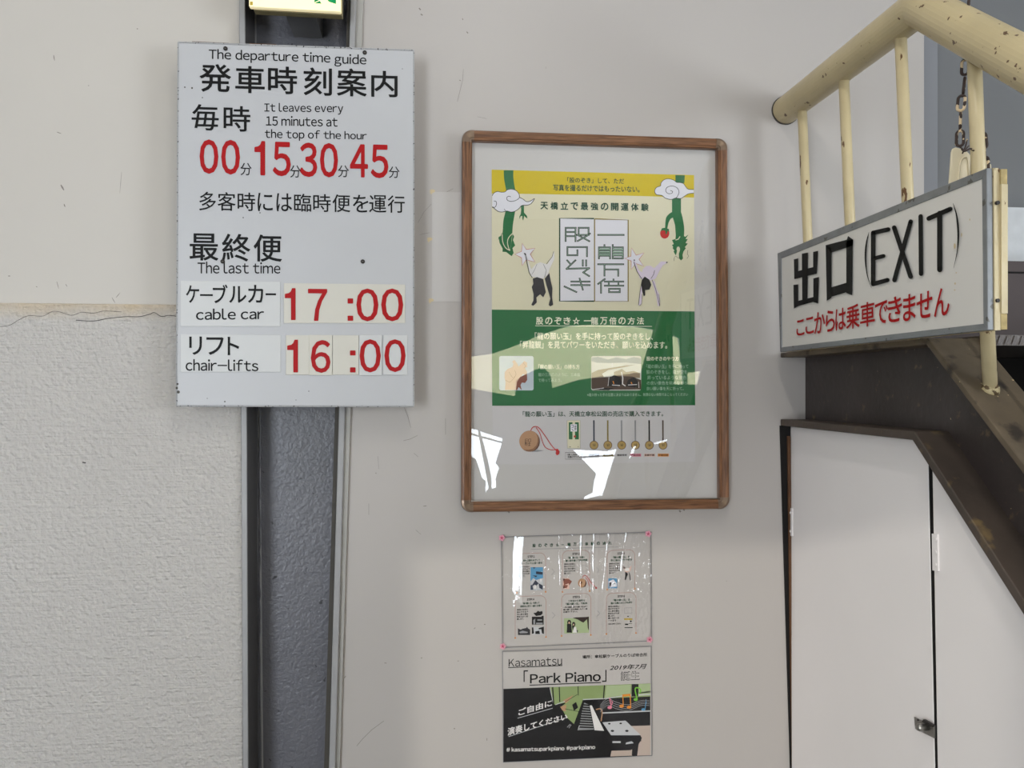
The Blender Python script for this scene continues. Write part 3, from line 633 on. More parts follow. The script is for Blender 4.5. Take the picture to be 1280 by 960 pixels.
# lettered doors in the middle
mk('door_print', 'print_cloud', po, [[(698.8, 272.5), (785, 274), (785, 377.3), (698.8, 377)]], lay=2)
mk('door_outline', 'print_dkgreen', po, strokes=[([(742.5, 273.2), (699.6, 272.9), (699.6, 376.4), (742.5, 376.5)], 1.7)], lay=3)
mk('door_outline', 'print_gold', po, strokes=[([(743.2, 273.6), (785.2, 275), (785.2, 376.6), (743.2, 376.6), (743.2, 273.6)], 1.5)], lay=3.5)
G3 = [[(515, 278), (515, 152), (612, 152)], [(610, 152), (610, 280)], [(515, 192), (606, 192)], [(515, 232), (606, 232)], [(640, 210), (640, 152), (735, 152), (735, 205), (748, 208)], [(625, 220), (735, 220), (632, 278)], [(640, 225), (742, 280)],
      [(720, 425), (720, 337), (532, 337), (532, 415), (628, 415), (628, 368)], [(530, 465), (566, 505), (608, 465), (525, 545), (740, 540), (685, 580), (740, 615)], [(680, 465), (680, 515)], [(712, 465), (712, 515)],
      [(570, 668), (745, 668)], [(570, 702), (745, 702)], [(650, 640), (680, 745)], [(505, 716), (618, 768)]]
G4 = [[(98, 220), (342, 220)], [(105, 445), (105, 340), (212, 340), (212, 445)], [(105, 368), (208, 368)], [(105, 395), (208, 395)], [(105, 420), (208, 420)], [(158, 318), (158, 335)], [(238, 318), (238, 445), (335, 445), (335, 340), (238, 340)], [(238, 365), (335, 365)], [(238, 392), (335, 392)], [(238, 418), (335, 418)],
      [(98, 502), (338, 502)], [(158, 505), (158, 610)], [(160, 552), (290, 552), (290, 612)], [(98, 690), (160, 645)], [(125, 675), (125, 775)], [(245, 648), (245, 665)], [(162, 668), (338, 668)], [(162, 708), (338, 708)], [(200, 672), (200, 705)], [(292, 672), (292, 705)], [(202, 738), (305, 738), (305, 770), (202, 770), (202, 738)]]
bm = newbm()
for g in G3: ps.segs(bm, Z3(g), 2.1, 3)
for g in G4: ps.segs(bm, Z4(g), 2.1, 3)
link('lettering', bm, 'ink_black', po)
bm = newbm()
for g in G3: ps.segs(bm, Z3(g), 0.5, 4)
for g in G4: ps.segs(bm, Z4(g), 0.5, 4)
for y in (368, 395, 420): ps.segs(bm, Z4([(112, y - 12), (204, y - 12)]), 1.2, 4); ps.segs(bm, Z4([(243, y - 12), (330, y - 12)]), 1.2, 4)
link('lettering_fill', bm, 'print_ltgreen', po)
# bending figures
st1 = Z3([(98, 300), (138, 360), (222, 348), (175, 405), (220, 480), (135, 460), (98, 515), (92, 440), (28, 405), (92, 378)])
st2 = Z4([(418, 345), (462, 415), (538, 392), (490, 455), (535, 520), (460, 495), (415, 550), (415, 470), (350, 445), (412, 425)])
mk('star_print', 'print_cloud', po, [st1, st2], lay=4); mk('star_outline', 'print_red', po, strokes=[(st1, 0.6, True), (st2, 0.6, True)], lay=5)
mk('figure_print', 'print_shirt', po, [Z3([(118, 395), (132, 400), (150, 480), (165, 570), (190, 620), (240, 632), (300, 640), (345, 600), (365, 540), (408, 450), (404, 378), (385, 430), (340, 500), (310, 495), (270, 482), (230, 500), (185, 550), (155, 470), (130, 440)])], lay=6)
mk('figure_print', 'print_denim', po, [Z3([(200, 640), (240, 625), (300, 645), (310, 700), (325, 770), (300, 820), (270, 790), (235, 820), (238, 870), (205, 900), (185, 892), (205, 850), (208, 790), (190, 720), (205, 690)]),
    Z3([(315, 640), (358, 585), (372, 660), (388, 730), (385, 820), (395, 890), (368, 906), (352, 892), (368, 830), (345, 750), (330, 700)])], lay=6.5)
mk('figure_line', 'print_black', po, strokes=[(Z3([(125, 400), (140, 470), (165, 585), (195, 630)]), 0.7), (Z3([(400, 378), (385, 430), (330, 500)]), 0.5), (Z3([(240, 500), (215, 560), (190, 600)]), 0.3), (Z3([(300, 500), (330, 560), (312, 630)]), 0.4), (Z4([(440, 480), (470, 570), (515, 640)]), 0.7), (Z4([(605, 640), (630, 600), (640, 560)]), 0.6),
   (Z4([(520, 650), (500, 760), (485, 895)]), 0.6), (Z4([(615, 650), (650, 740), (670, 820), (690, 905)]), 0.6), (Z4([(520, 790), (515, 880), (495, 900)]), 0.5), (Z4([(680, 790), (690, 850), (690, 900)]), 0.5), (Z3([(118, 395), (132, 412)]), 1.6)], lay=8)
mk('figure_print', 'print_lilac', po, [Z4([(440, 455), (455, 480), (490, 560), (520, 580), (525, 550), (560, 518), (600, 515), (635, 540), (700, 475), (755, 475), (760, 490), (720, 510), (690, 560), (650, 640), (600, 660), (540, 640), (500, 640), (470, 560), (440, 500)]),
   Z4([(520, 640), (545, 650), (520, 780), (512, 890), (485, 900), (490, 820)]), Z4([(612, 660), (640, 660), (660, 740), (685, 790), (692, 900), (670, 905), (655, 800)])], lay=6)
mk('figure_print', 'print_black', po, [Z4([(520, 650), (545, 620), (590, 650), (608, 700), (590, 745), (548, 750), (550, 800), (535, 810), (520, 760), (512, 700)]), Z4(circ(757, 484, 9, 8, 6)), Z4(circ(445, 462, 7, 8))], lay=7)
# green section
letter(ps, 'lettering', [(ch, 670 + i * 11.45, 396.5, 679 + i * 11.45, 405.7, dict(dv=(0, 0))) if ch != '一' else (ch, 729.8, 400.3, 739, 401.6, dict(dv=(0, 0))) for i, ch in enumerate('股のぞき☆一龍万倍の方法')], 'print_pale', po, lay=3, bold=0.02)
mk('underline', 'print_pale', po, strokes=[([(669, 407.2), (815, 408)], 0.7)], lay=3)
letter(ps, 'lettering', [('「龍の願い玉」を手に持って股のぞきをし、', 668.5, 415.5, 816, 424.6, dict(dv=(0.5, 0.5))), ('「昇龍観」を見てパワーをいただき、願いを込めます。', 650, 426, 834, 435.5, dict(dv=(0.5, 0.5)))], 'print_pale', po, lay=3, bold=0.018)
mk('photo_print', 'print_sky', po, [rrect(624, 445, 667, 488, 2.5)], lay=3, label='small photo of a hand')
mk('photo_hand', 'print_skin', po, [Z5([(250, 820), (255, 740), (245, 690), (248, 640), (275, 610), (325, 590), (335, 560), (322, 535), (345, 520), (375, 560), (385, 585), (430, 545), (440, 530), (470, 545), (472, 590), (450, 600), (470, 640), (465, 680), (430, 660), (370, 740), (360, 820)])], lay=4)
mk('photo_shade', 'print_skin2', po, [Z5([(360, 820), (370, 740), (400, 690), (470, 655), (472, 720), (450, 750), (420, 745), (405, 770), (418, 820), (385, 790), (372, 820)])], lay=5)
mk('photo_lines', 'print_skin2', po, strokes=[(Z5(spline([(290, 640), (320, 690), (330, 690)])), 0.3), (Z5(spline([(255, 720), (300, 740), (345, 690)])), 0.3), (Z5(spline([(345, 620), (360, 660), (340, 700)])), 0.3), (Z5(spline([(430, 545), (455, 580), (440, 600)])), 0.3)], lay=5)
letter(ps, 'lettering', [('「龍の願い玉」の持ち方', 673, 455.5, 724.5, 461.5)], 'print_pale', po, lay=3, bold=0.02)
letter(ps, 'lettering', [('龍の三本爪のように、三本指', 673, 466, 725, 470.5), ('で持ってみよう。', 673, 473, 702, 477.5), ('「龍の願い玉」を手に持って', 808, 455.5, 860.5, 460.5), ('股のぞきをし、龍が空を', 808, 462.5, 859, 467.5), ('昇っているような景色', 809, 469.5, 858, 474.5), ('の良い景色を眺めながら', 808.5, 476.5, 859, 481), ('良い願い事を天に祈って。', 808.5, 483.5, 854.5, 488)], 'print_faint', po, lay=3, bold=0.0)
letter(ps, 'lettering', [('股のぞきのやり方', 808, 445.5, 848.5, 451)], 'print_pale', po, lay=3, bold=0.02)
letter(ps, 'lettering', [('※龍の持った手の位置に決まりはありません。無理のない体勢でおこなってください', 734, 491.5, 860, 495.5)], 'print_faint', po, lay=3)
mk('photo_print', 'print_sea', po, [rrect(739, 445, 801.5, 488, 2.5)], lay=3, label='small photo of people at a viewpoint over the bay')
mk('photo_hills', 'print_hill', po, [Z6([(75, 530), (75, 500), (140, 488), (240, 515), (320, 495), (420, 510), (500, 490), (570, 505), (572, 560), (420, 545), (260, 550), (130, 548)])], lay=4)
mk('photo_sandbar', 'print_sand', po, [Z6([(75, 650), (140, 620), (260, 600), (420, 575), (510, 568), (400, 592), (240, 620), (180, 660), (200, 690), (75, 700)]), Z6([(300, 640), (380, 610), (420, 640), (500, 630), (560, 650), (560, 700), (300, 690)])], lay=5)
mk('photo_ground', 'print_brown', po, [Z6([(75, 700), (240, 690), (300, 680), (480, 685), (570, 720), (572, 815), (90, 818), (75, 800)])], lay=5.5)
mk('photo_figures', 'print_black', po, [Z6([(245, 780), (250, 700), (300, 670), (360, 690), (380, 760), (330, 790)]), Z6([(420, 780), (440, 720), (500, 690), (540, 730), (540, 800)]), Z6([(90, 820), (150, 800), (300, 800), (250, 822)])], lay=6)
mk('photo_figures', 'print_shirt', po, strokes=[(Z6([(375, 640), (388, 700), (385, 760), (415, 780)]), 1.4), (Z6([(280, 770), (360, 775)]), 1.0), (Z6([(250, 690), (240, 780)]), 0.6), (Z6([(440, 770), (530, 765)]), 0.9), (Z6([(90, 815), (200, 800)]), 0.7), (Z6([(545, 740), (550, 800)]), 0.6), (Z6([(283, 550), (283, 590)]), 1.6)], lay=7)
mk('photo_figures', 'print_orange', po, strokes=[(Z6([(290, 730), (300, 760)]), 1.2), (Z6([(470, 740), (480, 760)]), 1.2)], lay=8)
# lower white section
letter(ps, 'lettering', [('「龍の願い玉」は、天橋立傘松公園の売店で購入できます。', 653.5, 514, 829, 521, dict(dv=(-0.5, -0.5)))], 'print_inkgreen', po, lay=2, bold=0.016)
mk('ball_shadow', 'print_grey', po, [Z7([(340, 600), (400, 598), (480, 606), (400, 622), (330, 622)])], lay=1.5)
mk('wooden_ball_print', 'print_wood', po, [Z7(circ(307, 494, 124, 32, 127))], lay=2)
mk('wooden_ball_shade', 'print_wood2', po, [Z7([(385, 398), (412, 430), (428, 470), (431, 505), (424, 545), (400, 585), (365, 610), (320, 621), (270, 616), (235, 600), (300, 598), (350, 580), (388, 545), (402, 500), (402, 450)])], lay=2.5)
mk('wooden_ball_shade', 'print_wood3', po, [Z7([(410, 428), (425, 462), (431, 500), (424, 545), (402, 583), (372, 606), (335, 619), (375, 590), (405, 550), (416, 505), (418, 465)])], lay=3)
mk('cord_print', 'print_red', po, strokes=[(Z7(spline([(320, 368), (345, 328), (385, 318), (430, 345), (500, 440), (560, 530), (620, 600), (650, 615)])), 1.0), (Z7(spline([(385, 330), (430, 400), (455, 480), (490, 560), (550, 595), (620, 598)])), 0.9)], lay=4)
mk('cord_knot', 'print_red', po, [Z7([(610, 590), (645, 585), (668, 620), (660, 650), (635, 665), (618, 640), (625, 615)])], lay=4.5)
mk('ball_stamp', 'print_brown', po, strokes=[(Z7(g), 0.55) for g in ([(255, 545), (255, 468), (285, 468)], [(262, 490), (285, 490)], [(292, 470), (292, 500), (322, 500), (322, 465), (295, 470)], [(255, 520), (280, 510), (275, 545)], [(290, 520), (320, 520)], [(305, 505), (305, 550)], [(290, 548), (318, 545)], [(262, 505), (262, 530)])], lay=5)
mk('pack_print', 'print_cream', po, [Z7([(755, 245), (915, 245), (915, 580), (760, 580)])], [(Z7([(755, 245), (915, 245), (915, 580), (760, 580)]), 0.5, True)], lay=2)
mk('pack_outline', 'print_grey', po, strokes=[(Z7([(755, 245), (915, 245), (915, 580), (760, 580)]), 0.4, True)], lay=3)
mk('pack_panel', 'print_green', po, [Z7(rect(778, 268, 898, 472))], lay=3); mk('pack_band', 'print_cream', po, [Z7(rect(822, 268, 852, 472))], lay=4)
mk('pack_label', 'print_cloud', po, [Z7(rect(798, 290, 875, 378))], lay=5); mk('pack_stamp', 'ink_black', po, strokes=[(Z7(g), 0.6) for g in ([(810, 300), (830, 300), (830, 330), (812, 330)], [(845, 320), (868, 320)], [(845, 345), (868, 345)], [(855, 300), (855, 370)], [(812, 350), (835, 370)], [(785, 562), (800, 562)], [(885, 562), (895, 562)])], lay=6)
mk('pack_jewel', 'print_red', po, [Z7(circ(850, 437, 14, 10))], lay=6)
mk('note_box', 'ink_black', po, strokes=[(Z7([(945, 630), (735, 630), (735, 710), (945, 710)]), 0.4)], lay=2)
letter(ps, 'lettering', [('1個 1,000円（税込）', 709, 567, 733, 569.5), ('各種お守りがあります', 709.5, 570, 733, 572.5)], 'ink_black', po, lay=2, bold=0.02)
for i, (x, c) in enumerate(((22, 'navy'), (188, 'gold'), (354, 'grey'), (519, 'grey'), (686, 'black'), (850, 'brown'))):
    mk('strap_print', 'print_' + c, po, strokes=[(Z8([(x, 243), (x + 2, 492)]), 1.9)], lay=2)
    c0 = Z8([(x + 2, 542)])[0]
    mk('charm_print', 'print_wood3', po, [circ(c0[0], c0[1], 5.5, 16)], lay=2.5)
    mk('charm_face', 'print_coin', po, [circ(c0[0], c0[1], 4.8, 16)], lay=3)
    mk('charm_stamp', 'print_darkbrown', po, strokes=[([(c0[0] - 1.6, c0[1] - 1.2), (c0[0] - 0.4, c0[1] - 1.2), (c0[0] - 0.4, c0[1] + 1.6)], 0.5), ([(c0[0] + 0.4, c0[1] - 1.5), (c0[0] + 1.6, c0[1] - 1.5), (c0[0] + 1.2, c0[1] + 1.5)], 0.5), ([(c0[0] - 1.4, c0[1] + 0.3), (c0[0] + 1.4, c0[1] + 0.3)], 0.4)], lay=4)
    lc = ('navy', 'gold', 'ltgrey', 'pink', 'salmon', 'orange')[i]
    a = Z8([(x - 60, 645), (x + 70, 678)])
    mk('name_tab', 'print_' + lc, po, [rect(a[0][0], a[0][1], a[1][0], a[1][1])], lay=2)
    letter(ps, 'lettering', [(('開運招福', '金運上昇', '健康長寿', '恋愛成就', '良縁祈願', '学業成就')[i], a[0][0] + 0.6, a[0][1] + 0.5, a[1][0] - 0.6, a[1][1] - 0.5)], 'print_darkbrown', po, lay=3, bold=0.02)

# ================================================================== laminated steps sheet
ls = lambda v: -0.042
LYs = -0.0035
sh = Sheet('Y', LYs - 0.0008, ls); sh.layer = 0.0002
lam = root('laminated_notice', 'wrinkled laminated sheet of six printed steps below the picture frame', 'notice')
co = [(628.5, 672.5), (812, 667), (812.8, 800), (629.8, 808)]
bm = newbm(); prism(bm, [onY(*p, LYs) for p in co], (0, -0.0006, 0)); link('paper', bm, 'notice_paper', lam)
a1, a2, a3, a4 = zoomer(620, 660, 12), zoomer(720, 660, 12), zoomer(620, 735, 12), zoomer(720, 735, 12)
letter(sh, 'lettering', [(ch, 665.5 + i * 7.3, 679.9 - i * 0.25, 669.6 + i * 7.3, 684.2 - i * 0.25, dict(dv=(-0.1, -0.1))) if ch != '一' else (ch, 701.5, 680.6, 705, 681.3, dict(dv=(0, 0))) for i, ch in enumerate('股のぞき☆一龍万倍体験の流れ')][:14], 'print_inkgreen', lam, lay=1, bold=0.03)
sh.make('rule', 'print_grey', lam, strokes=[([(664, 686.6), (773, 683.6)], 0.6)], lay=1)
cards = [(646, 692, 682, 741), (703, 688.5, 737, 740), (759, 688, 793.5, 737), (644, 745.5, 682.5, 797.5), (702, 742.5, 738.5, 795), (758, 741.5, 795, 792.5)]
for i, (x0, y0, x1, y1) in enumerate(cards):
    r = 7
    pts = [(x0, y1)] + [(x0 + r - r * math.cos(math.radians(t)), y0 + r - r * math.sin(math.radians(t))) for t in range(0, 91, 15)] + [(x1 - r + r * math.sin(math.radians(t)), y0 - 0.8 + r - r * math.cos(math.radians(t))) for t in range(0, 91, 15)] + [(x1, y1 - 1.2)]
    sh.make('card_outline', 'print_rose', lam, strokes=[(pts, 0.7)], lay=1)
    sh.make('card_dot', 'print_orange', lam, [circ(x0, y1, 1.0, 8), circ(x1, y1 - 1.2, 1.0, 8)], lay=2)
    cx = (x0 + x1) / 2
    letter(sh, 'lettering', [('STEP.%d' % (i + 1), cx - 4.5, y0 + 2.6, cx + 4.5, y0 + 5.4)], 'ink_black', lam, lay=1, bold=0.04)
    t = [('傘松公園をめざして', 'ケーブルで山頂へ登る'), ('「龍の願い玉」を購入', '願い事を書いて結び準備'), ('「龍の願い玉」を', '手に股のぞきで祈る'), ('「龍の願い玉」を持って', '成相寺に祈り一緒にお参り'), ('二年目から毎年は', '「龍の願い玉」で新年'), ('「龍の願い玉」は', '龍の玉箱スタンプも押す')][i]
    letter(sh, 'lettering', [(t[0], cx - 10, y0 + 7.4, cx + 11, y0 + 10.2), (t[1], cx - 13, y0 + 11.2, cx + 14, y0 + 14.0)], 'print_inkgreen', lam, lay=1, bold=0.035, res=1)
    body = ['参拝の記念に', '股のぞき台で', '天に昇る龍を', '眺めながら祈', '願します。']
    w = 14 if i != 4 else 30
    n = 5 if i != 4 else 3
    for_ = [(body[k] if i != 4 else ['一年の感謝と新たな願いを込めて', '龍の願い玉を奉納しもう一度', 'お参り下さい。'][k], x0 + 2.2, y0 + 15.7 + k * 2.9, x0 + 2.2 + (w if k < n - 1 else w * 0.6), y0 + 17.9 + k * 2.9) for k in range(n)]
    if i == 5: for_ += [('願い玉は一人', x0 + 2.2, y0 + 30.2, x0 + 16, y0 + 32.4), ('一つまで', x0 + 2.2, y0 + 33.3, x0 + 12, y0 + 35.5), ('大切にお持ちください', x0 + 2.2, y0 + 37.5, x0 + 18, y0 + 39.6)]
    letter(sh, 'lettering', for_, 'ink_black', lam, lay=1, bold=0.03, res=1)
for p in (a1([(835, 610), (878, 655), (830, 705)]), a2([(305, 590), (348, 630), (310, 675)]), a3([(842, 365), (886, 408), (845, 455)]), a4([(318, 340), (360, 380), (315, 425)])):
    sh.make('arrow', 'print_grey', lam, strokes=[(p, 0.6)], lay=1)
def pic(name, *ls_): 
    base = None
    for k, (m, polys) in enumerate(ls_): sh.make(name if k == 0 else 'photo_detail', 'print_' + m, lam, polys, lay=1 + 0.7 * k)
pic('photo_print', ('blue', [a1(rect(518, 588, 706, 928))]), ('ltgrey', [a1([(520, 800), (560, 750), (600, 780), (705, 750), (705, 925), (520, 925)])]), ('navy', [a1([(540, 860), (590, 780), (640, 830), (600, 870)]), a1([(600, 650), (700, 660), (700, 700), (600, 690)]), a1([(555, 590), (590, 590), (570, 615)]), a1([(520, 860), (545, 850), (560, 925), (520, 925)]), a1([(640, 830), (700, 860), (700, 925), (650, 900)]), a1([(550, 710), (620, 715), (600, 740)])]), ('shirt', [a1([(575, 850), (600, 860), (600, 910), (570, 910)]), a1([(660, 760), (690, 770), (670, 830)])]))
pic('photo_print', ('salmon', [a1(rect(1005, 752, 1100, 915))]), ('skin2', [a1([(1030, 760), (1090, 765), (1140, 800), (1100, 860), (1090, 830), (1010, 860), (1010, 905), (1060, 900), (1080, 860), (1020, 850), (1010, 790)])]), ('darkbrown', [a1([(1005, 760), (1035, 760), (1010, 800)]), a1([(1005, 870), (1030, 880), (1010, 915)])]))
pic('wooden_ball_print', ('wood', [a2(circ(92, 825, 62, 20, 68))]), ('wood3', [a2([(140, 770), (160, 830), (140, 880), (95, 895), (130, 860), (142, 820)])]), ('brown', [a2(circ(80, 820, 14, 8))]))
sh.make('cord_print', 'print_red', lam, strokes=[(a2(spline([(95, 745), (125, 710), (165, 730), (220, 810), (300, 895)])), 0.7), (a2(spline([(140, 740), (180, 800), (195, 870)])), 0.6)], lay=4)
sh.make('cord_knot', 'print_red', lam, [a2(circ(302, 900, 15, 8))], lay=5)
sh.make('speech_oval', 'print_grey', lam, strokes=[(a2(circ(90, 605, 90, 18, 48)), 0.3, True)], lay=1)
pic('figure_print', ('black', [a2([(735, 660), (760, 650), (780, 700), (765, 720), (750, 780), (728, 775), (738, 720)]), a2([(790, 655), (810, 690), (820, 780), (806, 785), (800, 720)])]), ('salmon', [a2([(705, 570), (715, 620), (745, 600), (800, 600), (838, 560), (815, 640), (770, 670), (730, 655)])]), ('shirt', [a2([(725, 615), (760, 600), (800, 605), (800, 645), (740, 645)])]))
pic('photo_print', ('blue', [a2(rect(485, 755, 618, 905))]), ('cloud', [a2([(490, 800), (560, 770), (610, 830), (610, 880), (500, 890)])]), ('black', [a2([(500, 820), (530, 815), (525, 880), (505, 880)]), a2([(550, 830), (600, 825), (570, 845)])]))
pic('photo_print', ('black', [a3([(560, 375), (600, 370), (632, 340), (650, 355), (695, 345), (700, 385), (670, 410), (600, 420)]), a3(rect(538, 430, 715, 550)), a3([(680, 420), (715, 415), (715, 435), (690, 435)])]), ('grey', [a3([(560, 480), (590, 460), (585, 545), (562, 545)]), a3(rect(620, 470, 690, 490)), a3(rect(600, 520, 700, 545))]))
pic('photo_print', ('denim', [a3([(328, 605), (370, 625), (400, 610), (455, 600), (465, 580), (480, 605), (512, 625), (512, 705), (330, 705)])]), ('grey', [a3([(345, 660), (400, 640), (480, 660), (470, 675), (360, 680)])]))
pic('photo_print', ('ltgrey', [a3(rect(538, 580, 718, 700))]), ('black', [a3([(538, 590), (560, 590), (570, 680), (538, 690)]), a3([(590, 650), (650, 640), (660, 690), (590, 690)]), a3([(640, 600), (718, 580), (718, 690), (690, 680), (680, 620), (640, 620)])]))
pic('photo_print', ('glassgreen2', [a3([(1020, 455), (1200, 452), (1398, 430), (1395, 670), (1025, 685)])]), ('darkbrown', [a4([(-50, 450), (0, 440), (150, 435), (192, 430), (192, 640), (178, 600), (165, 470), (110, 520), (70, 500), (20, 470)])]), ('black', [a3(circ(1098, 515, 30, 10, 38)), a3([(1065, 540), (1130, 540), (1140, 670), (1060, 670), (1065, 600)]), a3(circ(1165, 545, 25, 10, 38)), a3([(1140, 570), (1180, 560), (1150, 640)]), a4([(0, 620), (30, 640), (20, 670), (0, 665)])]), ('skin', [a3(circ(1098, 522, 12, 8, 18)), a3(circ(1163, 550, 9, 8, 14))]), ('shirt', [a3([(1170, 590), (1200, 580), (1215, 670), (1150, 670)])]))
sh.make('icon_box', 'print_grey', lam, strokes=[(a4([(725, 300), (838, 295), (838, 375), (725, 380)]), 0.5, True)], lay=1)
sh.make('icon_tag', 'print_ochre', lam, [a4(rect(722, 455, 846, 480))], lay=1)
sh.make('icon_marks', 'ink_black', lam, [a4(circ(822, 500, 14, 8)), a4(rect(735, 535, 785, 555)), a4(rect(728, 590, 850, 600)), a4(rect(770, 420, 790, 432)), a4(rect(790, 532, 840, 538))], lay=1)
# the plastic film over it: a real rippled sheet
bm = newbm(); NX, NZ = 220, 60; grid = []
from mathutils import noise
def film_h(s, t):
    """height of the loose film over the sheet: long creases running down from the top edge"""
    x = 0.304 * s; h = 0.0016 + 0.0004 * noise.noise(Vector((s * 9, t * 3, 3.1)))
    wob = 0.0022 * noise.noise(Vector((t * 5.0, 1.7, 0)))
    def ridge(px, slant, w, a, fall):
        c = (px - 627) / 187 * 0.304 + slant * t + wob
        return a * math.exp(-((x - c) / w) ** 2) * max(0.0, 1 - (t / fall) ** 8)
    c = (641.5 - 627) / 187 * 0.304 - 0.003 * math.sin(t * 3.1) + wob; u = (x - c) / 0.021; h += 0.0045 * (1 - math.cos(math.pi * t))
    if 0 < u < 1.25: h += 0.0064 * (u if u < 1 else (1.25 - u) * 4) * max(0, 1 - (t / 0.78) ** 6)
    for r in ((699, 0.006, 0.0038, 0.00154, 0.62), (727, -0.002, 0.0042, 0.00180, 0.7), (743, -0.004, 0.0044, 0.00190, 0.75), (762, -0.026, 0.0050, 0.00225, 0.72), (784, -0.034, 0.0050, 0.00232, 0.66)):
        h += ridge(*r)
    return h + 0.00020 * noise.noise(Vector((s * 60, t * 30, 5.5)))
cw = [(626.5, 671), (813.5, 665), (814.2, 801), (628, 809.5)]
C0 = [onY(*p, LYs) for p in cw]
for j in range(NZ + 1):
    row = []
    for i in range(NX + 1):
        s, t = i / NX, j / NZ
        p = (C0[0] * (1 - s) + C0[1] * s) * (1 - t) + (C0[3] * (1 - s) + C0[2] * s) * t
        row.append(bm.verts.new(p + Vector((0, -film_h(s, t), 0))))
    grid.append(row)
for j in range(NZ):
    for i in range(NX): bm.faces.new((grid[j][i], grid[j][i + 1], grid[j + 1][i + 1], grid[j + 1][i]))
link('plastic_film', bm, 'film', lam, True)['label'] = 'clear rippled laminate with white glints'
bm = newbm()
for a, b in zip(C0, C0[1:] + C0[:1]): tube(bm, [a + Vector((0, -0.0012, 0)), b + Vector((0, -0.0012, 0))], 0.0006, 5)
link('film_edge', bm, 'reveal_grey', lam)
# flower stickers
for (u, v, w_) in ((627.3, 672.3, 'upper left corner'), (810.3, 667.3, 'upper right corner'), (628.5, 808, 'lower left corner'), (812, 799.5, 'lower right corner')):
    fl = root('flower_sticker', 'small pink blossom sticker on the %s of the laminated sheet' % w_, 'sticker', 'blossom stickers on the laminated sheet')
    s3 = Sheet('Y', LYs - 0.0042); s3.layer = 0.0003
    pts = [(u + (4.4 - 1.1 * abs(math.sin(2.5 * t))) * math.cos(t), v + (4.4 - 1.1 * abs(math.sin(2.5 * t))) * math.sin(t)) for t in [2 * math.pi * i / 30 for i in range(30)]]
    bm = newbm(); prism(bm, [s3.P(*p) for p in pts], (0, -0.0004, 0)); link('petals', bm, 'print_blossom', fl)
    s3.make('petal_veins', 'print_magenta', fl, [circ(u, v, 1.0, 8)], [([(u, v), (u + 2.6 * math.cos(a), v + 2.6 * math.sin(a))], [0.9, 0.4]) for a in [2 * math.pi * k / 5 - 1.57 for k in range(5)]], lay=2)

# ================================================================== piano poster
pp = root('piano_poster', 'laminated black and white piano poster lowest on the wall below the steps sheet', 'poster')
pz = zoomer(610, 795, 5.818); YP = -0.003
s4 = Sheet('Y', YP - 0.0008, lambda v: -0.038); s4.layer = 0.0002
bm = newbm(); prism(bm, [onY(*p, YP) for p in ((628.8, 815), (813, 808.5), (814.3, 943.5), (629.5, 952.3))], (0, -0.0006, 0)); link('paper', bm, 'notice_paper', pp)
J = s4.make
J('photo_print', 'print_black', pp, [pz([(112, 385), (450, 372), (1180, 345), (1180, 868), (112, 918)])], lay=0.6)
J('photo_window', 'print_glassgreen', pp, [pz([(450, 372), (1180, 345), (1180, 440), (700, 460), (480, 500)])], lay=1.2)
J('photo_window', 'print_glassgreen2', pp, [pz([(860, 360), (1040, 355), (1035, 420), (850, 450)]), pz([(1090, 350), (1180, 347), (1180, 410), (1100, 420)]), pz([(1180, 400), (1180, 432), (1100, 438), (930, 440), (1000, 425)])], lay=1.6)
J('photo_sill', 'print_ltgrey', pp, strokes=[(pz([(690, 462), (850, 455), (1010, 432), (1180, 425)]), 1.2), (pz([(830, 560), (1180, 545)]), 1.6), (pz([(450, 375), (475, 490)]), 0.8)], lay=2)
J('photo_mullion', 'print_black', pp, strokes=[(pz([(518, 370), (522, 480)]), 1.2), (pz([(655, 365), (657, 450)]), 0.8), (pz([(847, 358), (840, 455)]), 1.4), (pz([(1070, 350), (1068, 440)]), 8.5), (pz([(470, 372), (478, 500)]), 1.6)], lay=2.2)
J('photo_piano_lid', 'print_glassgreen', pp, [pz([(530, 515), (650, 425), (690, 465), (625, 640), (570, 590)])], lay=2.6)
J('photo_piano_wood', 'print_wood', pp, [pz([(545, 470), (620, 430), (590, 470), (565, 490)]), pz([(525, 515), (570, 500), (565, 550), (540, 540)])], lay=3)
J('photo_piano_line', 'print_black', pp, [pz([(612, 500), (640, 480), (655, 520), (625, 545)])], [(pz([(560, 530), (690, 555)]), 0.6), (pz([(560, 480), (650, 425)]), 0.5)], lay=3.2)
J('photo_keys', 'print_grey', pp, [pz([(700, 485), (735, 500), (770, 680), (660, 685), (680, 560)])], lay=2.6)
J('photo_keys', 'print_black', pp, strokes=[(pz([(688 - k * 3, 500 + k * 18), (742 + k * 5, 505 + k * 18)]), 1.9) for k in range(10)], lay=3)
J('photo_keys', 'print_shirt', pp, [pz([(740, 505), (755, 505), (845, 690), (775, 685)])], lay=3.2)
J('photo_floor', 'print_carpet', pp, [pz([(1040, 655), (1180, 650), (1180, 868), (1085, 870), (1095, 790), (1120, 740)]), pz([(900, 828), (1050, 825), (1050, 870), (890, 876)])], lay=2)
J('photo_wall', 'print_black', pp, [pz([(830, 565), (1180, 555), (1180, 650), (1000, 640)])], lay=1.2)
J('photo_stool', 'print_ltgrey', pp, [pz([(832, 628), (1000, 615), (1110, 720), (1010, 730), (895, 722)])], lay=3)
J('photo_stool', 'print_black', pp, [pz(circ(882, 638, 10, 8, 6)), pz(circ(965, 636, 10, 8, 6)), pz(circ(905, 690, 13, 8, 8)), pz(circ(1010, 690, 13, 8, 8)), pz([(895, 722), (1110, 722), (1115, 765), (1050, 785), (1040, 830), (900, 835), (880, 790)]), pz([(1052, 780), (1095, 780), (1085, 868), (1045, 868)])], lay=3.4)
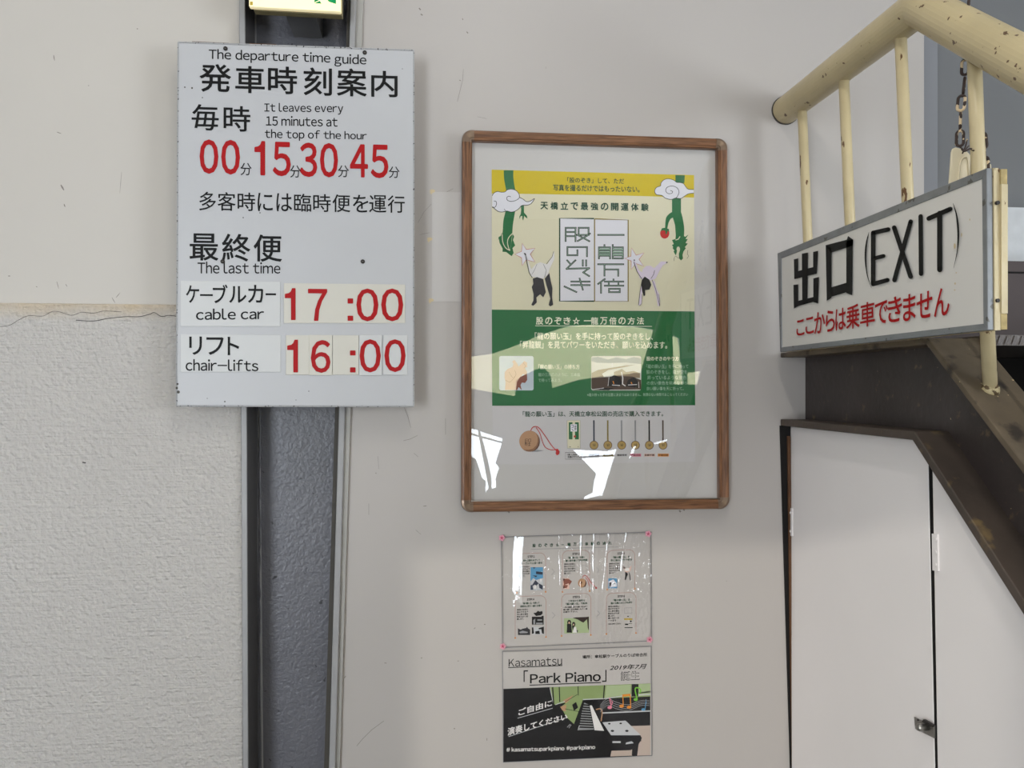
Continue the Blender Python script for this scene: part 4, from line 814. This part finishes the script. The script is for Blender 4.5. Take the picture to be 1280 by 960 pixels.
J('photo_stool', 'print_ltgrey', pp, [pz(rect(905, 765, 965, 778)), pz([(1005, 775), (1045, 765), (1060, 780), (1000, 788)])], lay=3.8)
J('photo_arm', 'print_wood', pp, strokes=[(pz(spline([(785, 535), (820, 530), (830, 560), (822, 620)])), 1.4)], lay=3.4)
J('photo_glint', 'print_ltgrey', pp, strokes=[(pz([(575, 665), (598, 640)]), 0.5), (pz([(588, 670), (605, 645)]), 0.5), (pz([(655, 685), (665, 650)]), 0.8), (pz([(490, 500), (560, 475)]), 0.8)], lay=3.4)
J('staff_lines', 'print_ltgrey', pp, strokes=[(pz(spline([(815, 505 + k * 16), (870, 455 + k * 16), (930, 480 + k * 16), (1020, 500 + k * 14), (1110, 470 + k * 12), (1175, 470 + k * 12)])), 0.35) for k in range(4)], lay=3.6)
J('music_note', 'print_pink', pp, [pz(circ(885, 520, 17, 10, 12))], [(pz([(898, 520), (884, 450), (905, 478), (900, 500)]), 1.1)], lay=4, label='pink note')
J('music_note', 'print_orange', pp, [pz(circ(972, 510, 17, 10, 12)), pz(circ(1026, 518, 17, 10, 12)), pz([(976, 425), (1036, 420), (1036, 436), (978, 442)])], [(pz([(984, 510), (980, 428)]), 1.1), (pz([(1038, 516), (1034, 424)]), 1.1)], lay=4, label='orange note')
J('music_note', 'print_lime', pp, [pz(circ(1074, 462, 16, 10, 11))], [(pz(spline([(1085, 460), (1070, 385), (1095, 378), (1110, 395), (1100, 420)])), 1.5)], lay=4, label='green note')
J('music_note', 'print_blue', pp, [pz(circ(1130, 535, 15, 10, 10))], [(pz([(1142, 535), (1150, 460), (1152, 490)]), 0.9)], lay=4, label='blue note')
letter(s4, 'lettering', [('Kasamatsu', 635.8, 824, 702.5, 833.5, dict(dv=(-3.5, -1.8)))], 'ink_black', pp)
J('underline', 'ink_black', pp, strokes=[(pz([(147, 230), (540, 215)]), 0.9), (pz([(302, 358), (822, 338)]), 1.1)], lay=2)
letter(s4, 'lettering', [('「', 654.5, 838, 660, 852.5), ('」', 752.5, 837.5, 758, 852.5), ], 'ink_black', pp, bold=0.0)
letter(s4, 'lettering', [('Park Piano', 662.5, 842, 751, 854.5, dict(dv=(-3.0, -3.0)))], 'ink_black', pp, bold=0.022)
letter(s4, 'lettering', [('場所：傘松駅ケーブルのりば待合所', 728, 819, 809, 823.5, dict(dv=(-3.0, -3.0)))], 'ink_black', pp, bold=0.02)
letter(s4, 'lettering', [('2019年7月', 762, 831.5, 808.5, 838, dict(dv=(-2.0, -2.0)))], 'ink_black', pp, bold=0.012, shear=0.3)
letter(s4, 'lettering', [('誕生', 776, 839.5, 799.5, 851, dict(dv=(-1.0, -1.0)))], 'ink_black', pp, bold=0.02)
letter(s4, 'lettering_fill', [('誕生', 776.8, 840.3, 798.9, 850.3, dict(dv=(-1.0, -1.0)))], 'notice_paper', pp, lay=3)
letter(s4, 'lettering', [('ご自由に', 648, 886.5, 690, 895, dict(dv=(-12.5, -12.5))), ('演奏してください', 634.5, 910, 709, 920, dict(dv=(-18.5, -20.5))), ('# kasamatsuparkpiano', 633, 934.5, 705.5, 941, dict(dv=(-1.8, -1.8))), ('#parkpiano', 708, 932.5, 744, 939, dict(dv=(-1.5, -1.5)))], 'print_shirt', pp, lay=5, bold=0.03)
J('underline', 'print_ltgrey', pp, strokes=[(pz([(215, 598), (470, 525)]), 0.7), (pz([(150, 732), (580, 590)]), 0.7)], lay=5)
bm = newbm(); C1 = [onY(*p, YP - 0.0024) for p in ((628, 814), (814, 807.5), (815, 944.5), (629, 953))]
vs = [bm.verts.new(p) for p in C1]; bm.faces.new(vs); prism(bm, [p + Vector((0, 0.0004, 0)) for p in C1], (0, -0.0003, 0)) if False else None
link('plastic_film', bm, 'film_flat', pp)
bm = newbm()
for a, b in zip(C1, C1[1:] + C1[:1]): tube(bm, [a, b], 0.0006, 5)
link('film_edge', bm, 'reveal_grey', pp)

# ================================================================== staircase
XO, XW = 0.745, 0.802        # outer flange edge and web of the near channel
stc = root('steel_staircase', 'dark brown steel staircase rising from the lower right to a landing at the wall', 'staircase')
zT = onX(975, 443, XO).z; Pb = onX(1140, 550, XO); zB = Pb.z
zT = zB + 0.158
P2 = onX(1280, 770, XO); P2t = onX(1280, 581, XO)
sd = (Vector((0, P2.y - Pb.y, P2.z - zB))).normalized()      # direction of descent
tk = 0.009
# bend of the top line: sloped top line meets the level top
Tt = P2t.copy(); k = (zT - Tt.z) / sd.z; Tb = Vector((XO, Tt.y + sd.y * k, zT))
L = 1.9
endB = Vector((XO, Pb.y, zB)) + sd * ((0.0 - zB) / sd.z); endT = Tb + sd * ((0.0 - zT) / sd.z)
def sect(bm, x0, x1, pts): prism(bm, [Vector((x0, y, z)) for y, z in pts], (x1 - x0, 0, 0))
nrm = Vector((0, sd.z, -sd.y)); nrm = nrm if nrm.z > 0 else -nrm
bm = newbm(); sect(bm, XW, XW + 0.008, [(-0.002, zB), (-0.002, zT), (Tb.y, zT), (endT.y, 0), (endB.y, 0), (Pb.y, zB)]); link('web', bm, 'brown_steel', stc)
def flange(name, A, B, C, D, th, m):   # A start at wall, B bend, C end ; th thickness upward along normal
    bm = newbm()
    o2 = nrm * th
    kx = Vector((0, 0, th))
    # mitre point
    t = (B + o2); s_ = (th - o2.z) / sd.z; mit = Vector((B.x, t.y + sd.y * s_, B.z + th))
    sect(bm, XO, XW + 0.012 + D, [(A.y, A.z), (B.y, B.z), (C.y, C.z), (C.y + o2.y, C.z + o2.z), (mit.y, mit.z), (A.y, A.z + th)])
    return bevel(link(name, bm, m, stc), 0.002)
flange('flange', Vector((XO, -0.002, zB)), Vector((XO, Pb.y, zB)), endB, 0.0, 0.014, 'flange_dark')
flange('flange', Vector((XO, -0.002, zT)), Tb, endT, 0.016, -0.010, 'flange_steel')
XF = 1.62
bm = newbm(); sect(bm, XF, XF + 0.008, [(-0.002, zB), (-0.002, zT), (Tb.y, zT), (endT.y, 0), (endB.y, 0), (Pb.y, zB)]); link('far_web', bm, 'brown_steel', stc)
bm = newbm(); box(bm, XW + 0.03, XF, Tb.y - 0.02, -0.002, zT - 0.012, zT + 0.004)
for i in range(60):   # raised chequer bars along the landing nose
    x = XW + 0.04 + i * 0.012; prism(bm, [Vector((x, Tb.y - 0.0205, zT - 0.010)), Vector((x + 0.004, Tb.y - 0.0205, zT - 0.010)), Vector((x + 0.009, Tb.y - 0.0205, zT + 0.003)), Vector((x + 0.005, Tb.y - 0.0205, zT + 0.003))], (0, -0.001, 0))
link('landing_plate', bm, 'checker_plate', stc)
for i in range(1, 8):
    c = Tb + sd * (i * 0.2 / -sd.z); 
    if c.z < 0.05: break
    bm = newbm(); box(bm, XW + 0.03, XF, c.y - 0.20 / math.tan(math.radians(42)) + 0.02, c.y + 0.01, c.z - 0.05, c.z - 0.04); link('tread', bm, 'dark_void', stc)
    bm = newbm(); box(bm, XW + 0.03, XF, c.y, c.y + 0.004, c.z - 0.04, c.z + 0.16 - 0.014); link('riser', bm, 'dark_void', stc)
# step-up behind the landing and the pale wall strip over it
r0, r1 = onY(1247, 326, -0.12), onY(1270, 424, -0.12)
bm = newbm(); box(bm, 0.89, XF, -0.12, -0.10, zT + 0.004, r0.z); link('kick_plate', bm, 'riser_brown', stc)
bm = newbm(); rr = onY(1270, 340, -0.125); box(bm, 0.89, XF, -0.124, -0.12, rr.z - 0.002, rr.z + 0.001); link('kick_seam', bm, 'dark_void', stc)
bm = newbm(); box(bm, XW + 0.01, XF, -0.09, -0.08, 0.001, zT - 0.013); link('shade_panel', bm, 'dark_void', stc)  # near-black panel added for the shade under the landing
w0, w1 = onY(1255, 258, -0.02), onY(1255, 330, -0.02)
bm = newbm(); box(bm, XE + 0.02, XF + 0.3, 0.04, 0.12, 1.2, onY(1262, 259, 0.04).z); o = struct('trim_2', bm, 'white_band')

# railing
XR = 0.757
rl = root('stair_railing', 'cream painted steel tube railing along the landing and down the stairs', 'railing')
Ra = onX(974.5, 144, XR); Ra.y = -0.002; Ra.z = onX(974.5, 144, XR).z
Rb = onX(1150, 8, XR); Rc = onX(1280, 79, XR)
zr = (Ra.z + Rb.z) / 2; print('rail z', Ra.z, Rb.z, Rb.y)
rd = (Rc - Rb).normalized(); Rd = Rb + rd * 1.9
bm = newbm(); pts = [Ra, Rb + (Ra - Rb).normalized() * 0.012]
for t in (0.25, 0.5, 0.75):
    a, b = Rb + (Ra - Rb).normalized() * 0.012, Rb + rd * 0.012; pts.append(((1 - t) ** 2) * a + 2 * t * (1 - t) * Rb + t * t * b)
pts += [Rb + rd * 0.012, Rd]
tube(bm, pts, 0.0295, 32); link('handrail', bm, 'cream_paint', rl, False)
bm = newbm(); tube(bm, [Ra + Vector((0, 0.0015, 0)), Ra + Vector((0, -0.002, 0))], 0.0310, 32); link('end_gap', bm, 'caulk', rl)
hr = rl.children[0]
for p in hr.data.polygons: p.use_smooth = len(p.vertices) == 4
def rail_z(y): 
    return Ra.z + (Rb.z - Ra.z) * (y - Ra.y) / (Rb.y - Ra.y) if y > Rb.y else Rb.z + (Rd.z - Rb.z) * (y - Rb.y) / (Rd.y - Rb.y)
def flange_z(y): return zT if y > Tb.y else zT + (y - Tb.y) * sd.z / sd.y
for (u, v) in ((1002, 141), (1054, 100), (1125, 48)):
    T = onX(u, v, XR); bm = newbm(); T.z = rail_z(T.y)
    tube(bm, [T, Vector((0.781, T.y, flange_z(T.y)))], 0.0095, 16); o = link('baluster', bm, 'cream_bar', rl, True)
Bt, Bb = onX(1217, 68, XR), onX(1238, 488, 0.781)
Bb.z = flange_z(Bb.y)
bm = newbm(); Bt.z = rail_z(Bt.y); tube(bm, [Bt, Bt.lerp(Bb, 0.3) + Vector((-0.002, 0, 0)), Bb + Vector((0, 0, -0.003))], 0.0095, 16); link('baluster', bm, 'cream_bar', rl, True)
bm = newbm(); tube(bm, [Bb - nrm * 0.002, Bb + nrm * 0.002, Bb + nrm * 0.007], [0.0135, 0.0120, 0.0095], 14); link('weld_collar', bm, 'weld_mix', rl, True)
for k in (1, 2):
    y = Bb.y - 0.30 * k; bm = newbm(); tube(bm, [Vector((XR, y, rail_z(y))), Vector((0.781, y, flange_z(y)))], 0.0095, 16); link('baluster', bm, 'cream_bar', rl, True)

# ================================================================== exit sign
XS = 0.722
es = root('exit_sign', 'white exit sign board in grey metal frame hung on the cream railing', 'sign')
ss = Sheet('X', XS, n=(-1, 0, 0))
O = [onX(971.7, 316.5, XS), onX(1233, 210, XS), onX(1234.5, 412.7, XS), onX(975, 440, XS)]
y0 = (O[0].y + O[3].y) / 2; y1 = (O[1].y + O[2].y) / 2; zt = (O[0].z + O[1].z) / 2; zb = (O[2].z + O[3].z) / 2
print('sign', y0, y1, zt, zb, O)
bm = newbm(); prism(bm, [onX(975, 317, XS + 0.0015), onX(1228, 222, XS + 0.0015), onX(1229.5, 406, XS + 0.0015), onX(976, 436, XS + 0.0015)], (0.004, 0, 0)); link('face', bm, 'sign_face', es)
Icn = [onX(976.5, 323, XS), onX(1227, 223.5, XS), onX(1229, 404.5, XS), onX(977, 434, XS)]
for a in range(4):
    b = (a + 1) % 4; bm = newbm(); prism(bm, [O[a], O[b], Icn[b], Icn[a]], (0.009, 0, 0)); bevel(link('frame_rail', bm, 'sign_frame', es), 0.001)
def shrink(v, t): return [Vector((XS + t, p.y + (0.0 if i in (0, 3) else 0), p.z)) for i, p in enumerate(O)]
ext = Vector((0, -0.0015, 0)); q = [Vector((XS + 0.0092, p.y, p.z)) for p in O]; q[1] += ext; q[2] += ext
bm = newbm(); prism(bm, q, (0.008, 0, 0)); link('backing_board', bm, 'cream_bar', es)
zt1, zb1 = O[1].z, O[2].z; ye = (O[1].y + O[2].y) / 2
bm = newbm(); box(bm, XS + 0.0175, XS + 0.0262, ye - 0.004, ye + 0.035, zb1 + 0.022, zt1 - 0.022); link('wood_cleat', bm, 'cream_bar', es)
for z0_, z1_ in ((zt1 - 0.0215, zt1 - 0.002), (zb1 + 0.001, zb1 + 0.0215)):
    bm = newbm(); box(bm, XS + 0.0175, XS + 0.0262, ye - 0.003, ye + 0.035, z0_, z1_); link('end_grain', bm, 'raw_wood', es)
for u, v in ((1240, 254), (1242.5, 376)):
    zc = onY(u, v, ye).z; bm = newbm(); tube(bm, [Vector((XS + 0.0125, ye - 0.001, zc)), Vector((XS + 0.0125, ye - 0.0045, zc))], 0.0026, 10); link('screw', bm, 'screw_dark', es)
qs = zoomer(950, 200, 3.691)
ink = []
def bars(bm, segs, w, lay=2):
    for a, b in segs:
        ss.stroke(bm, [a, b], w, lay)
bm = newbm()
for pts in ([(160, 456), (172, 452), (174, 508), (196, 500), (196, 430), (222, 425), (222, 494), (244, 486), (244, 424), (268, 420), (262, 530), (222, 524), (222, 586), (246, 580), (246, 544), (272, 540), (268, 662), (246, 654), (176, 672), (156, 686), (156, 574), (176, 574), (176, 650), (196, 640), (196, 532), (158, 542)][:0],): pass
P_ = lambda pts: ss.poly(bm, qs(pts), 2)
P_([(193, 432), (221, 427), (219, 655), (195, 662)]); P_([(156, 458), (176, 454), (176, 512), (245, 494), (245, 424), (268, 419), (262, 524), (158, 550)]); P_([(154, 576), (176, 574), (176, 650), (246, 632), (246, 546), (272, 540), (268, 662), (244, 655), (176, 674), (156, 686)])
for pts in ([(303, 393), (330, 405), (330, 636), (308, 650)], [(303, 393), (400, 368), (406, 350), (430, 368), (428, 396), (400, 404), (326, 428)], [(398, 372), (428, 366), (426, 618), (424, 624), (398, 614)], [(326, 588), (400, 566), (400, 610), (326, 632)]): P_(pts)
for f in bm.faces: f.normal_update()
link('lettering', bm, 'ink_black', es)['label'] = 'heavy black brushed characters for exit'
bm = newbm()
def R_(pts, w): 
    pp_ = qs(pts); ss.stroke(bm, pp_, w, 2.5)
    for e in (pp_[0], pp_[-1]): ss.poly(bm, circ(e[0], e[1], w / 2, 10), 2.5)
R_([(522, 336), (522, 572)], 5.8); R_([(522, 336), (592, 320)], 5.4); R_([(522, 455), (570, 443)], 5.0); R_([(522, 572), (588, 554)], 5.4)
R_([(619, 312), (695, 538)], 5.8); R_([(695, 284), (620, 554)], 5.6); R_([(741, 260), (743, 525)], 5.6); R_([(829, 246), (829, 506)], 6.6); R_([(778, 270), (878, 226)], 5.8)
ss.stroke(bm, qs(spline([(503, 332), (490, 390), (487, 460), (495, 530), (514, 590)])), [0.4, 0.6, 0.9, 1.2, 1.5, 1.7, 1.9, 2.1, 2.3, 2.3, 2.2, 2.2, 2.1, 2.0, 1.8, 1.6, 1.4, 1.3, 1.2, 1.0, 0.8, 0.7, 0.6, 0.5, 0.3], 2.5)
ss.stroke(bm, qs(spline([(891, 200), (908, 260), (915, 340), (910, 420), (893, 500)])), [0.4, 0.7, 1.0, 1.3, 1.6, 1.8, 2.0, 2.2, 2.4, 2.6, 2.6, 2.6, 2.5, 2.4, 2.2, 2.0, 1.7, 1.4, 1.2, 1.0, 0.8, 0.6, 0.5, 0.4, 0.2], 2.5)
link('lettering', bm, 'ink_black', es)['label'] = 'hand-painted black word EXIT in brackets'
bm = newbm()
for ch, x0, x1, t0, b0 in (('こ', 168, 205, 737, 810), ('こ', 210, 248, 725, 802), ('か', 250, 300, 700, 800), ('ら', 303, 345, 692, 792), ('は', 348, 396, 684, 784), ('乗', 398, 460, 668, 778), ('車', 462, 530, 655, 768),
                           ('で', 530, 590, 652, 756), ('き', 590, 655, 630, 748), ('ま', 660, 718, 618, 742), ('せ', 722, 795, 608, 730), ('ん', 803, 874, 590, 720)):
    a, b_, = qs([(x0, t0), (x1, b0)]); dl = -(x1 - x0) / 3.691 * 0.26; dl2 = -(x1 - x0) / 3.691 * 0.17
    put_text(bm, ss, ch, a[0], a[1] - dl / 2, b_[0], b_[1] - dl2 / 2, lay=2.5, bold=0.012, dv=(dl, dl2))
link('lettering', bm, 'ink_red', es)['label'] = 'dark red line of characters under the word EXIT'
ss.make('chip_mark', 'tape_tan', es, [qs(circ(930, 345, 3, 6, 10)), qs(circ(898, 397, 5, 6, 14)), qs(circ(968, 275, 3, 6, 5)), qs(circ(905, 520, 3, 6, 4)), qs(circ(900, 570, 4, 6, 6)), qs(circ(898, 600, 4, 6, 3))], lay=1.5)

# ================================================================== chains and plastic tag behind the sign
YC = Bt.y + 0.02
def link_mesh(bm, c, ax, side, ln=0.026, w=0.013, r=0.0021):
    ax = Vector(ax).normalized(); side = Vector(side); side = (side - ax * side.dot(ax)).normalized()
    h = ln / 2 - w / 2; pts = []
    for i in range(9): t = math.pi * i / 8; pts.append(c + ax * (h + math.sin(t) * (w / 2 - r)) + side * (math.cos(t) * (w / 2 - r)))
    for i in range(9): t = math.pi * i / 8; pts.append(c - ax * (h + math.sin(t) * (w / 2 - r)) - side * (math.cos(t) * (w / 2 - r)))
    tube(bm, pts, r, 8, closed=True)
fwd = (Vector((Bt.x, YC, 2)) - CAM); fwd.z = 0; fwd.normalize(); rgt = Vector((fwd.y, -fwd.x, 0))
def chain(name, label, pix, Y):
    o = root(name, label, 'chain', 'rusty chains over the railing')
    P = [onY(u, v, Y) for u, v, _ in pix]
    for i, (p, q_) in enumerate(zip(P, pix)):
        a = (P[min(i + 1, len(P) - 1)] - P[max(0, i - 1)]); face = q_[2]
        bm = newbm(); link_mesh(bm, p, a, rgt if face else fwd); link('chain_link', bm, 'chain_rust', o, True)
    return o
chain('chain', 'rusty cream-flecked chain hanging down left of the last cream baluster', [(1212, -18, 1), (1211, 2, 0), (1209, 22, 1), (1207, 42, 0), (1207, 62, 1), (1206.5, 84, 1), (1205, 107, 0), (1201.5, 129, 1), (1200.5, 151, 0), (1200, 173, 1)], YC)
chain('chain', 'short rusty chain end just right of the last cream baluster above the sign', [(1227.5, 160, 0), (1228.5, 176, 1), (1230.5, 192, 0), (1231, 206, 1)], YC - 0.02)
tie = root('wire_tie', 'twisted dark wire tie joining the chains around the baluster', 'wire')
bm = newbm(); tube(bm, [onY(u, v, YC - 0.024) for u, v in spline([(1202, 186), (1206, 189), (1213, 186), (1220, 189), (1229, 187)])], 0.0014, 6)
tube(bm, [onY(u, v, YC - 0.024) for u, v in ((1203, 192), (1207, 183), (1209, 174))], 0.0010, 6); tube(bm, [onY(u, v, YC - 0.024) for u, v in ((1200, 184), (1206, 188), (1211, 182))], 0.0010, 6); link('wire', bm, 'chain_rust', tie, True)
tg = root('plastic_tag', 'rounded cream plastic tag hanging from the chain behind the exit sign', 'tag')
bm = newbm(); prism(bm, [onY(u, v, YC) for u, v in [(1187, 232), (1190, 190), (1191.5, 185.5), (1195, 184)] + spline([(1203, 186), (1211, 191), (1216, 200), (1219, 215)]) + [(1220, 232)]], (0, 0.004, 0)); bevel(link('plate', bm, 'tag_cream', tg), 0.0012)
bm = newbm(); tube(bm, [onY(u, v, YC - 0.001) for u, v in spline([(1198, 232), (1200, 205), (1205, 197), (1210, 200), (1213, 232)])], 0.0012, 6); link('raised_rib', bm, 'tag_cream', tg, True)
bm = newbm(); prism(bm, [onY(u, v, YC - 0.01) for u, v in [(1224, 225), (1228, 205), (1234, 201), (1239, 206), (1240, 225)]], (0, 0.004, 0)); o = tag(link('plastic_tag', bm, 'tag_cream'), 'small cream plastic tab peeping over the right end of the exit sign', 'tag')

# ================================================================== closet doors under the stairs
XD = 0.768
def door(name, pts, ext_down=True):
    P = [onX(u, v, XD) for u, v in pts]
    bm = newbm(); prism(bm, P, (0.018, 0, 0)); return tag(bevel(link(name, bm, 'door_white'), 0.0015), kind='structure')
zf = 0.02
def down(u, v, u2, v2):   # carry the edge through two frame points down to the floor
    a, b_ = onX(u, v, XD), onX(u2, v2, XD); t = (zf - a.z) / (b_.z - a.z); p = a + (b_ - a) * t; return p
def door3(name, topP, dl, dr):
    P = [onX(u, v, XD) for u, v in topP]
    bm = newbm(); prism(bm, P + [dr, dl], (0.018, 0, 0)); return tag(bevel(link(name, bm, 'door_white'), 0.0015), kind='structure')
zb_in = zB - 0.002
def clampz(lst): return lst
T0 = onX(988, 600, XD); T0.z = zb_in
yb1 = onX(1161, 700, XD).y
def under(y): return zb_in if y > Pb.y - 0.0 else zB + (y - Pb.y) * sd.z / sd.y - 0.003
dl1, dr1 = down(988, 560, 989.5, 960), down(1159.5, 585, 1168, 960)
P = [T0, Vector((XD, Pb.y - 0.002, zb_in))]
yr = onX(1159.8, 590, XD).y; P.append(Vector((XD, yr, under(yr))))
bm = newbm(); prism(bm, P + [dr1, dl1], (0.006, 0, 0)); d1 = tag(bevel(link('door_1', bm, 'door_white'), 0.0012), kind='structure')
bm = newbm(); pe = [P[-1], dr1]; prism(bm, [P[-1] + Vector((0.0005, 0, 0)), dr1 + Vector((0.0005, 0, 0)), dr1 + Vector((0.0005, -0.0022, 0)), P[-1] + Vector((0.0005, -0.0022, -0.002))], (0.007, 0, 0)); link('edge_shade', bm, 'dark_void', d1)['label'] = 'dark strip standing for the shade in the door gap'  # near-black strip over the lit door end, painted as gap shade
dl2 = down(1165, 600, 1171.5, 960); yl = onX(1164.8, 600, XD).y; ye2 = -1.3
ye2 = Pb.y + (zf + 0.0 - zB) * sd.y / sd.z + 0.01
bm = newbm(); prism(bm, [Vector((XD, yl, under(yl))), Vector((XD, ye2 - 0.0, under(ye2))), Vector((XD, ye2, zf)), dl2], (0.006, 0, 0)); d2 = tag(bevel(link('door_2', bm, 'door_white'), 0.0012), kind='structure')
sD = Sheet('X', XD, n=(-1, 0, 0))
def plate_on(name, px, m, parent, th=0.0025, off=0.0):
    bm = newbm(); prism(bm, [onX(u, v, XD - off) for u, v in px], (-th, 0, 0)); return bevel(link(name, bm, m, parent), 0.0005)
def on_screw(u, v, parent, off=0.003, r=0.0028, m='door_white'):
    P = onX(u, v, XD - off); bm = newbm(); tube(bm, [P, P + Vector((-0.0015, 0, 0))], r, 10); return link('screw', bm, m, parent)
h = plate_on('hinge', ((986.3, 635), (991.3, 635), (991.5, 670), (986.5, 670)), 'door_white', d1); on_screw(988.5, 641, h); on_screw(988.5, 664, h)
h = plate_on('hinge', ((1166.3, 667), (1173.8, 667.5), (1174.5, 714), (1167.2, 713)), 'door_white', d2)
for v in (674, 690, 706): on_screw(1169.8, v, h)
# hasp latch
lt = plate_on('latch', ((1144.5, 896), (1158, 903), (1169.5, 906), (1169.8, 923), (1160, 918), (1146, 911)), 'steel', d1, 0.003)
P = onX(1158, 909, XD - 0.004); bm = newbm(); tube(bm, [P, P + Vector((-0.012, 0, 0)), P + Vector((-0.016, 0, 0))], [0.005, 0.006, 0.004], 14); link('knob', bm, 'steel', lt, True)
bm = newbm(); prism(bm, [onX(u, v, XD - 0.004) for u, v in ((1157, 899), (1169, 906), (1167, 909), (1155, 902))], (-0.004, 0, 0)); link('latch_bar', bm, 'screw_dark', lt)
on_screw(1148, 900, lt, r=0.0015, m='screw_dark'); on_screw(1148, 908, lt, r=0.0015, m='screw_dark')
# near-black wedge for the shaded gap with brown timber stop between wall and door, and a near-black sheet for the shade behind the doors
bm = newbm(); q = [onY(975, 531, -0.003), onY(989, 531, -0.003), onY(992, 960, -0.003), onY(988, 960, -0.003)]
def extz(a, b, z): t = (z - a.z) / (b.z - a.z); return a + (b - a) * t
prism(bm, [Vector((q[0].x, -0.003, zB)), Vector((0.80, -0.003, zB)), Vector((0.80, -0.003, 0.001)), extz(q[0], q[3], 0.001)], (0, 0.0035, 0)); struct('gap_shade', bm, 'dark_void')
bm = newbm(); prism(bm, [onY(983.5, 545, -0.0035), onY(987.5, 545, -0.0035), onY(989.5, 960, -0.0035), onY(986.8, 800, -0.0035)], (0, -0.004, 0)); struct('trim_4', bm, 'timber_brown')
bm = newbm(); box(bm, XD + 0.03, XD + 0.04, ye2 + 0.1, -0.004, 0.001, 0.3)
sect(bm, XD + 0.03, XD + 0.034, [(-0.004, 0.3), (-0.004, zB - 0.003), (Pb.y, zB - 0.003), (ye2 + 0.13, 0.3)]); struct('closet_shade', bm, 'dark_void')

# ================================================================== ceiling lamps that light the hall
for i, (x, y, w_, pw_) in enumerate(((0.20, -1.25, 'right', 7), (-1.15, -0.95, 'left', 1.5))):
    cl = root('ceiling_light', 'long white fluorescent ceiling lamp out of view on the %s' % w_, 'lamp')
    bm = newbm(); box(bm, x - 0.07, x + 0.07, y - 0.45, y + 0.35, 2.93, 2.999); bevel(link('housing', bm, 'ceiling_paint', cl), 0.005)
    bm = newbm(); tube(bm, [Vector((x, y - 0.42, 2.91)), Vector((x, y + 0.32, 2.91))], 0.015, 12); link('tube', bm, 'tube_glow', cl, True)
    area('lamp_light', (x, y - 0.05, 2.88), (x, y - 0.05, 0), 0.10, 0.7, pw_, (1.0, 0.97, 0.92))
